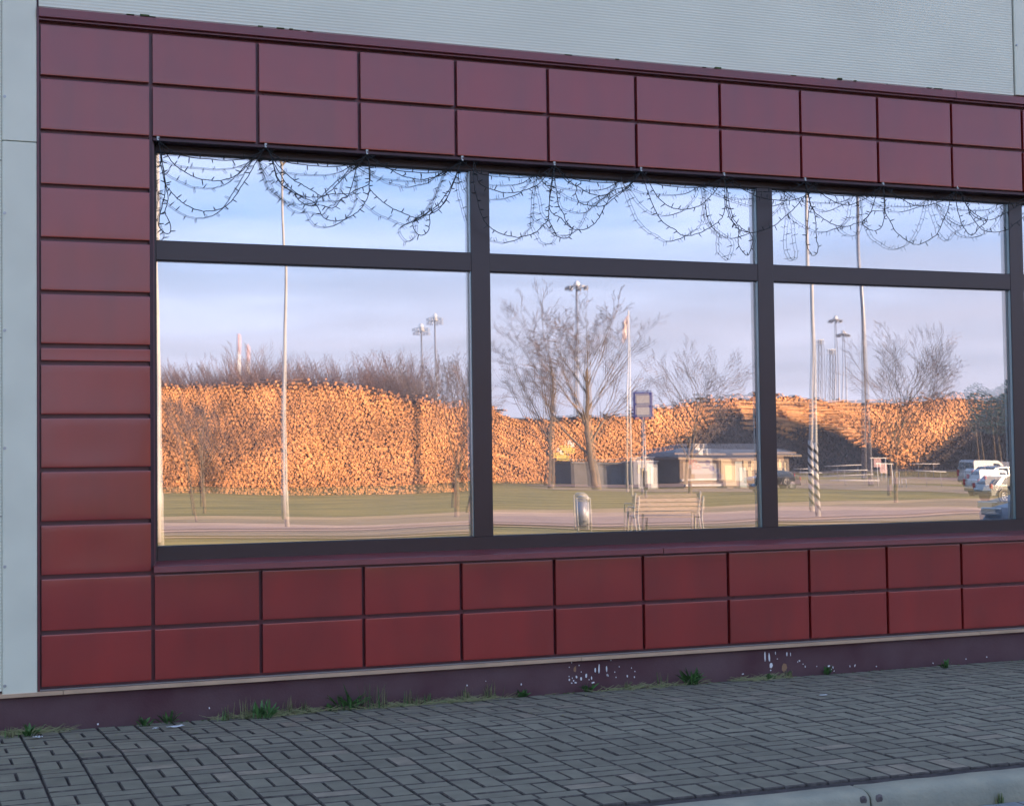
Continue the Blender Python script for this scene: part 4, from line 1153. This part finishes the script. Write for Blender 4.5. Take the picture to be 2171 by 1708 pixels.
pl, pr = park(1341, 1122), park(1487, 1118)
ctr = (pl + pr) / 2; rz = math.atan2(pr.y - pl.y, pr.x - pl.x)
rz = .12; ctr = park(1414, 1122); BW = .88
BN = empty('park_bench', tuple(ctr), rz)
for i in range(4):
    zz = .50 + i * .105; yy = .0 + (zz - .5) * .22
    bevel(MB().box(-BW, BW, yy - .018, yy + .018, zz, zz + .088).build('back_slat', m_slat, BN), .006)
for i in range(5):
    y = -.08 - i * .092
    bevel(MB().box(-BW, BW, y - .078, y, .43 + .004 * i, .465 + .004 * i).build('seat_slat', m_slat, BN), .006)
for s in (-1, 1):
    x = s * (BW - .06)
    MB().tube([(x, .16, 0), (x, .06, .22), (x, .0, .42), (x, .03, .60), (x, .14, .94)], .024, 8).build('leg', m_pole, BN, fix=False)
    MB().tube([(x, -.50, 0), (x, -.47, .25), (x, -.46, .43), (x, .0, .44)], .024, 8).build('leg', m_pole, BN, fix=False)
    MB().tube([(x + s * .08, -.47, .0), (x + s * .08, -.46, .62), (x + s * .08, -.40, .68), (x + s * .08, -.02, .68), (x, .05, .66)], .020, 8).build('armrest', m_pole, BN, fix=False)
tag(BN, 'slatted wooden bench with steel legs at the near edge of the path', 'bench')

p = park(1236, 1120); BIN = empty('litter_bin', tuple(p), -.3)
MB().tube([(0, 0, .12), (0, 0, .78)], [.155, .155], 20).build('body', m_bin, BIN, fix=False)
MB().tube([(0, 0, .84), (0, 0, .90), (0, 0, .94)], [.175, .16, .08], 20).build('lid', m_pole, BIN, fix=False)
for s in (-1, 1): MB().tube([(s * .235, 0, -.02), (s * .235, 0, .88)], .022, 8).build('post', m_pole, BIN, fix=False)
MB().tube([(-.19, 0, .79), (-.19, 0, .83), (.19, 0, .83), (.19, 0, .79)], .012, 6).build('bracket', m_pole, BIN, fix=False)
tag(BIN, 'round steel litter bin between two posts left of the bench', 'litter bin')

# ---------------------------------------------------------------- kiosk and sheds
def bxo(name, x0, x1, y0, y1, z0, z1, m_, par, bv=0):
    o_ = MB().box(x0, x1, y0, y1, z0, z1).build(name, m_, par)
    return bevel(o_, bv) if bv else o_


KY = -128.0
kx0, kx1 = park_x(1437, KY), park_x(1668, KY); kz = ter(KY)
KI = empty('kiosk', (kx0, KY, kz)); kw = kx1 - kx0; KH = 2.75
bxo('wall', 0, kw, -7, 0, -.2, KH, m_kiosk, KI); bxo('shade_side_slab', -.06, -.005, -6.9, -.1, -.2, KH, m_kioskdark, KI)  # side turned from the sun coloured darker, as if shaded
rf = MB(); rf.add([(-1.0, .9, KH + .02), (kw + 1.0, .9, KH + .02), (kw + 1.0, -8, KH + .02), (-1.0, -8, KH + .02), (-1.0, .9, KH + .22), (kw + 1.0, .9, KH + .22), (kw + 1.0, -8, KH + .22), (-1.0, -8, KH + .22), (1.8, -3.5, KH + 1.15), (kw - 1.8, -3.5, KH + 1.15)],
                  [(0, 1, 5, 4), (1, 2, 6, 5), (2, 3, 7, 6), (3, 0, 4, 7), (4, 5, 9, 8), (5, 6, 9), (6, 7, 8, 9), (7, 4, 8), (0, 3, 2, 1)])
rf.build('roof', m_roof, KI); bxo('fascia', -1.01, kw + 1.01, .905, .94, KH, KH + .20, m_kiosk, KI)
def ku(u): return park_x(u, KY) - kx0
bxo('door', ku(1523), ku(1545), .003, .05, .25, 2.3, m_cream, KI); bxo('door', ku(1552), ku(1566), .003, .05, .1, 2.1, m_door, KI)
for a, b_ in ((1568, 1580), (1583, 1605), (1608, 1616), (1640, 1653), (1655, 1662)):
    wf = bxo('window', ku(a), ku(b_), .003, .04, 1.15, 2.25, m_kioskdark, KI); bxo('pane', ku(a) + .08, ku(b_) - .08, .041, .05, 1.22, 2.18, m_cream, wf)
bxo('ledge', ku(1438), ku(1512), .003, .30, .22, .42, m_white, KI); bxo('step', ku(1515), ku(1550), .003, 1.1, -.1, .15, m_kiosk, KI)
bn = bxo('banner', ku(1453), ku(1508), .006, .03, 1.45, 2.45, m_paper, KI); bn2 = bxo('banner', ku(1460), ku(1520), .006, .026, .85, 1.42, m_paper, KI)


def text(body, name, size, m_, par, loc, rz_):
    cu = bpy.data.curves.new(name, 'FONT'); cu.body = body; cu.size = size; cu.extrude = .004; cu.align_x = 'CENTER'; cu.materials.append(m_)
    t_ = bpy.data.objects.new('tmp', cu); COL.objects.link(t_); bpy.context.view_layer.update()
    me = bpy.data.meshes.new_from_object(t_.evaluated_get(bpy.context.evaluated_depsgraph_get())); bpy.data.objects.remove(t_); me.materials.clear(); me.materials.append(m_)
    o_ = bpy.data.objects.new(name, me); COL.objects.link(o_); o_.parent = par; o_.location = loc; o_.rotation_euler = (math.pi / 2, 0, rz_); return o_


text('OSE', 'lettering', .62, m_red, bn, (ku(1463), .036, 1.85), math.pi)
cb = MB(); cb.tube([(ku(1496), .031, 1.98), (ku(1496), .037, 1.98)], .30, 18); cb.tube([(ku(1512), .027, 1.2), (ku(1512), .034, 1.2)], .24, 18); cb.box(ku(1476), ku(1490), .031, .036, 1.95, 2.1); cb.build('emblem', m_bluesign, bn, fix=False)
for u in (1481, 1498): bxo('vent_box', ku(u) - .25, ku(u) + .25, -.9, -.5, KH + .5, KH + 1.15, m_white, KI)
tag(KI, 'low cream kiosk with grey hipped roof, banners and sunlit windows', 'kiosk')
SY = -131.0; sx0, sx1 = park_x(1215, SY), park_x(1352, SY)
SH = empty('shed', (sx0, SY, ter(SY))); sw_ = sx1 - sx0
A_ = bxo('wall', 0, sw_, -5, 0, -.2, 2.3, m_kioskdark, SH); bxo('roof', -.3, sw_ + .3, -5.3, .3, 2.31, 2.5, m_roof, SH)
for t in (.3, .55): bxo('door', sw_ * t, sw_ * t + 1.1, .003, .04, .0, 2.0, m_roof, SH)
tag(SH, 'long low dark shed behind the trunk of the big bare tree', 'shed')
sx0, sx1 = park_x(1345, -129), park_x(1384, -129); S2 = empty('site_cabin', (sx0, -129, ter(-129)))
bxo('wall', 0, sx1 - sx0, -3, 0, .0, 2.5, m_cargrey, S2); bxo('roof', -.1, sx1 - sx0 + .1, -3.1, .1, 2.51, 2.6, m_white, S2); bxo('window', .4, 1.1, .003, .04, 1.1, 1.9, m_cream, S2); bxo('door', 1.3, 1.9, .003, .04, .1, 2.0, m_white, S2)
tag(S2, 'pale site cabin squeezed between dark shed and kiosk', 'cabin')
for (u, v, lab) in [(1205, 950, 'upper of two yellow boards in front of the orange logs'), (1192, 966, 'lower of two yellow boards in front of the orange logs')]:
    Y = -141.5; x = park_x(u, Y); z = park_z(u, v, Y); root = empty('yellow_board', (x, Y, ter(Y))); hz = z - ter(Y)
    bxo('board', -.75, .75, -.03, .03, hz - .28, hz + .28, m_yellow, root); bxo('print_line', -.55, .55, .031, .035, hz - .12, hz - .05, m_black, root); bxo('print_line', -.55, .55, .031, .035, hz + .05, hz + .12, m_black, root)
    bxo('plate', -.2 + (.5 if v < 960 else -.1), .22 + (.5 if v < 960 else -.1), -.03, .03, hz + .4, hz + .85, m_white, root)
    bxo('post', -.05, .05, -.09, -.032, 0, hz + .85, m_polegrey, root); tag(root, lab, 'sign', 'yellow yard boards')

# ---------------------------------------------------------------- cars
def car(name, label, x, y, rz_, paint, kind, cat, decals=False):
    root = empty(name, (x, y, ter(y)), rz_)
    if kind == 'van':   # front towards +x
        L_, W, H_ = 4.3, 1.78, 1.84
        low = [(-2.12, .30), (-2.15, .75), (-2.12, 1.02), (1.0, 1.02), (1.95, .88), (2.13, .62), (2.13, .30)]
        gh = [(-2.10, 1.022), (-2.02, 1.72), (-1.85, 1.82), (.35, 1.84), (.60, 1.78), (1.32, 1.022)]
        wins = [[(-.1, 1.08), (-.1, 1.62), (.42, 1.62), (.98, 1.08)]]; wheels = (-1.35, 1.35); wr = .31
        shield = [(.66, 1.74), (1.30, 1.06)]; rear = [(-2.085, 1.15), (-2.03, 1.65)]
    else:
        L_, W, H_ = 4.35, 1.76, 1.45
        low = [(-2.15, .32), (-2.18, .62), (-2.10, .92), (.95, .90), (1.85, .76), (2.12, .58), (2.15, .30)]
        gh = [(-1.95, .902), (-1.35, 1.38), (-.6, 1.45), (.15, 1.42), (1.05, .885)]
        wins = [[(-1.5, .95), (-1.12, 1.33), (-.45, 1.36), (-.45, .95)], [(-.38, .95), (-.38, 1.36), (.12, 1.34), (.80, .95)]]; wheels = (-1.32, 1.34); wr = .32
        shield = [(.24, 1.38), (1.0, .92)]; rear = [(-1.88, .97), (-1.42, 1.34)]
    b = MB(); n = len(low); hw = W / 2
    # lower body with wheel arches: cross sections tucked at sill and nose
    def sect(pts, tuck):
        v1 = []
        for sgn in (-1, 1):
            for (px, pz) in pts:
                v1.append((px, sgn * (hw - tuck(px, pz)), pz))
        return v1
    tk = lambda px, pz: (.06 if pz < .4 else 0) + max(0, abs(px) - 1.7) * .22
    v1 = sect(low, tk); b.add(v1, [tuple(range(n)), tuple(range(n, 2 * n))[::-1]] + [(i, n + i, n + (i + 1) % n, (i + 1) % n) for i in range(n)])
    body = b.build('body', paint, root); bevel(body, .05, 3)
    b = MB(); n = len(gh); tk2 = lambda px, pz: .02 + max(0, pz - gh[0][1]) * .20
    b.add(sect(gh, tk2), [tuple(range(n)), tuple(range(n, 2 * n))[::-1]] + [(i, n + i, n + (i + 1) % n, (i + 1) % n) for i in range(n)])
    bevel(b.build('cabin', paint, root), .04, 3)
    for wn_ in wins:
        for sgn in (-1, 1):
            b = MB(); vv = [(px, sgn * (hw - tk2(px, pz) + .006), pz) for px, pz in wn_]; vi = [(px, sgn * (hw - tk2(px, pz) - .02), pz) for px, pz in wn_]
            m4 = len(wn_); b.add(vv + vi, [tuple(range(m4)), tuple(range(m4, 2 * m4))] + [(i, (i + 1) % m4, m4 + (i + 1) % m4, m4 + i) for i in range(m4)]); b.build('side_window', m_carglass, root)
    for nm, (a, c) in (('windscreen', shield), ('rear_window', rear)):
        sx = .02 if nm == 'windscreen' else -.02; b = MB(); w1, w2 = hw - tk2(*a) - .08, hw - tk2(*c) - .08
        b.add([(a[0] + sx, -w1, a[1]), (a[0] + sx, w1, a[1]), (c[0] + sx, w2, c[1]), (c[0] + sx, -w2, c[1]), (a[0] - sx, -w1, a[1] - .01), (a[0] - sx, w1, a[1] - .01), (c[0] - sx, w2, c[1]), (c[0] - sx, -w2, c[1])],
              [(0, 1, 2, 3), (4, 5, 6, 7), (0, 1, 5, 4), (1, 2, 6, 5), (2, 3, 7, 6), (3, 0, 4, 7)]); b.build(nm, m_carglass, root)
    for wx in wheels:
        for sgn in (-1, 1):
            yy = sgn * (hw - .09)
            MB().tube([(wx, yy - sgn * .02, wr + .02), (wx, sgn * (hw + .004), wr + .02)], wr + .07, 20).build('wheel_arch', m_black, root, fix=False)
            wh = MB().tube([(wx, yy - sgn * .08, wr), (wx, yy + sgn * .10, wr)], wr, 20).build('wheel', m_tyre, root, fix=False)
            r_ = MB(); r_.tube([(wx, yy + sgn * .101, wr), (wx, yy + sgn * .112, wr)], wr * .22, 10)
            for q in range(5):
                a = q * 2 * math.pi / 5; r_.tube([(wx, yy + sgn * .106, wr), (wx + math.cos(a) * wr * .66, yy + sgn * .106, wr + math.sin(a) * wr * .66)], .028, 5)
            ring = [(wx + math.cos(2 * math.pi * q / 16) * wr * .66, yy + sgn * .106, wr + math.sin(2 * math.pi * q / 16) * wr * .66) for q in range(17)]
            r_.tube(ring, .022, 5, cap=False); r_.build('rim', m_rim, wh, fix=False)
    for sgn in (-1, 1):
        zl = .70 if kind == 'van' else .66
        bxo('headlight', 1.98, 2.135, sgn * .62 - .16, sgn * .62 + .16, zl - .02, zl + .10, m_steel, root, .02)
        bxo('tail_light', -2.185, -2.10, sgn * .74 - .09, sgn * .74 + .09, .72, .98 if kind != 'van' else 1.15, m_red, root, .01)
        bxo('mirror', .85, 1.02, sgn * (hw + .10) - .08, sgn * (hw + .10) + .08, .98, 1.12, m_black if kind == 'van' else paint, root, .02)
    bxo('rear_bumper', -2.20, -2.13, -.78, .78, .32, .52, m_black, root, .02)
    if kind == 'van':
        bxo('rear_door_gap', -2.158, -2.150, -.006, .006, .45, 1.72, m_black, root)
        bxo('side_strip', -.95, .85, hw + .001, hw + .012, .52, .60, m_black, root); bxo('side_strip', -.95, .85, -hw - .012, -hw - .001, .52, .60, m_black, root)
    if decals:
        for sgn in (-1, 1):
            bxo('red_decal', -1.95, -1.15, sgn * (hw + .002) - .003, sgn * (hw + .002) + .003, .62, .98, m_pink, root); bxo('red_decal', -.75, -.25, sgn * (hw + .002) - .003, sgn * (hw + .002) + .003, .70, .95, m_pink, root)
    tag(root, label, cat); return root


p = park(2052, 1030); car('parked_van', 'white panel van with faded red side decals gleaming at the lower right of the glass', p.x + 1.75, p.y - .3, -.10, m_carwhite, 'van', 'van', decals=True)
x = park_x(2150, -104); car('parked_van', 'grey white van half hidden behind the gleaming van at the window edge', x, -104, .25, m_cargrey, 'van', 'van')
x = park_x(1630, -99); car('parked_car', 'black hatchback parked in front of the kiosk, nose to the left', x, -99, math.pi + .08, m_cardark, 'car', 'car')
car('parked_car', 'dark blue car whose bonnet fills the bottom right corner of the glass', park_x(2100, -10.6, 1090) + 2.3, -10.6, math.pi - .16, m_carblue, 'car', 'car')
car('parked_car', 'silver car parked in front of the white van, nose to the right', park_x(2128, -62), -62, -.05, m_silver, 'car', 'car')

# barriers, rack and small posts near the lane
def barrier(u0, u1, v, Y, label, h=.95):
    x0, x1 = park_x(u0, Y), park_x(u1, Y); z = ter(Y); root = empty('barrier', (x0, Y, z)); hh = park_z((u0 + u1) / 2, v, Y) - z
    MB().tube([(0, 0, hh), (x1 - x0, 0, hh)], .045, 8).build('rail', m_white, root, fix=False)
    for t in (.3, .8): MB().tube([((x1 - x0) * t, 0, 0), ((x1 - x0) * t, 0, hh)], .03, 8).build('post', m_polegrey, root, fix=False)
    tag(root, label, 'barrier', 'white pipe barriers beside the lane')


barrier(1690, 1735, 994, -124, 'short white barrier just left of the spiral striped pole')
barrier(1755, 1835, 988, -122, 'upper white barrier rail left of the high mast')
barrier(1752, 1850, 1008, -112, 'lower white barrier rail left of the high mast')
barrier(1925, 1985, 984, -121, 'white barrier rail between the straight tree and the vans')
x = park_x(1868, -110); RK = empty('bike_rack', (x, -110, ter(-110)))
for k in range(3): MB().tube([(k * .7, 0, 0), (k * .7, 0, .8), (k * .7 + .45, 0, .8), (k * .7 + .45, 0, 0)], .035, 7).build('hoop', m_white, RK, fix=False)
tag(RK, 'small white hoop rack at the foot of the high mast', 'rack')
x = park_x(1857, -116); IB = empty('notice_board', (x, -116, ter(-116)))
bxo('board', -.3, .5, -.05, .05, 1.2, 2.0, m_pink, IB); bxo('frame', -.7, 1.2, -.06, .06, 2.01, 2.10, m_white, IB)
for q in (-.55, 1.05): MB().tube([(q, 0, 0), (q, 0, 2.0)], .05, 7).build('post', m_white, IB, fix=False)
tag(IB, 'reddish notice board on posts beside the high mast foot', 'notice board')

# ---------------------------------------------------------------- thin winter haze
hz_ = MB(); hz_.box(-3300, 3300, -3300, 3300, -4.0, 160.0)
hm = bpy.data.materials.new('thin_haze'); hm.use_nodes = True
for n in list(hm.node_tree.nodes):
    if n.type == 'BSDF_PRINCIPLED': hm.node_tree.nodes.remove(n)
pv = hm.node_tree.nodes.new('ShaderNodeVolumePrincipled'); pv.inputs['Color'].default_value = (.74, .82, .98, 1); pv.inputs['Density'].default_value = .00026; pv.inputs['Anisotropy'].default_value = .1
hm.node_tree.links.new(pv.outputs[0], [n for n in hm.node_tree.nodes if n.type == 'OUTPUT_MATERIAL'][0].inputs['Volume'])
tag(hz_.build('haze', hm), 'thin pale winter haze over the whole place', 'haze', kind='stuff')
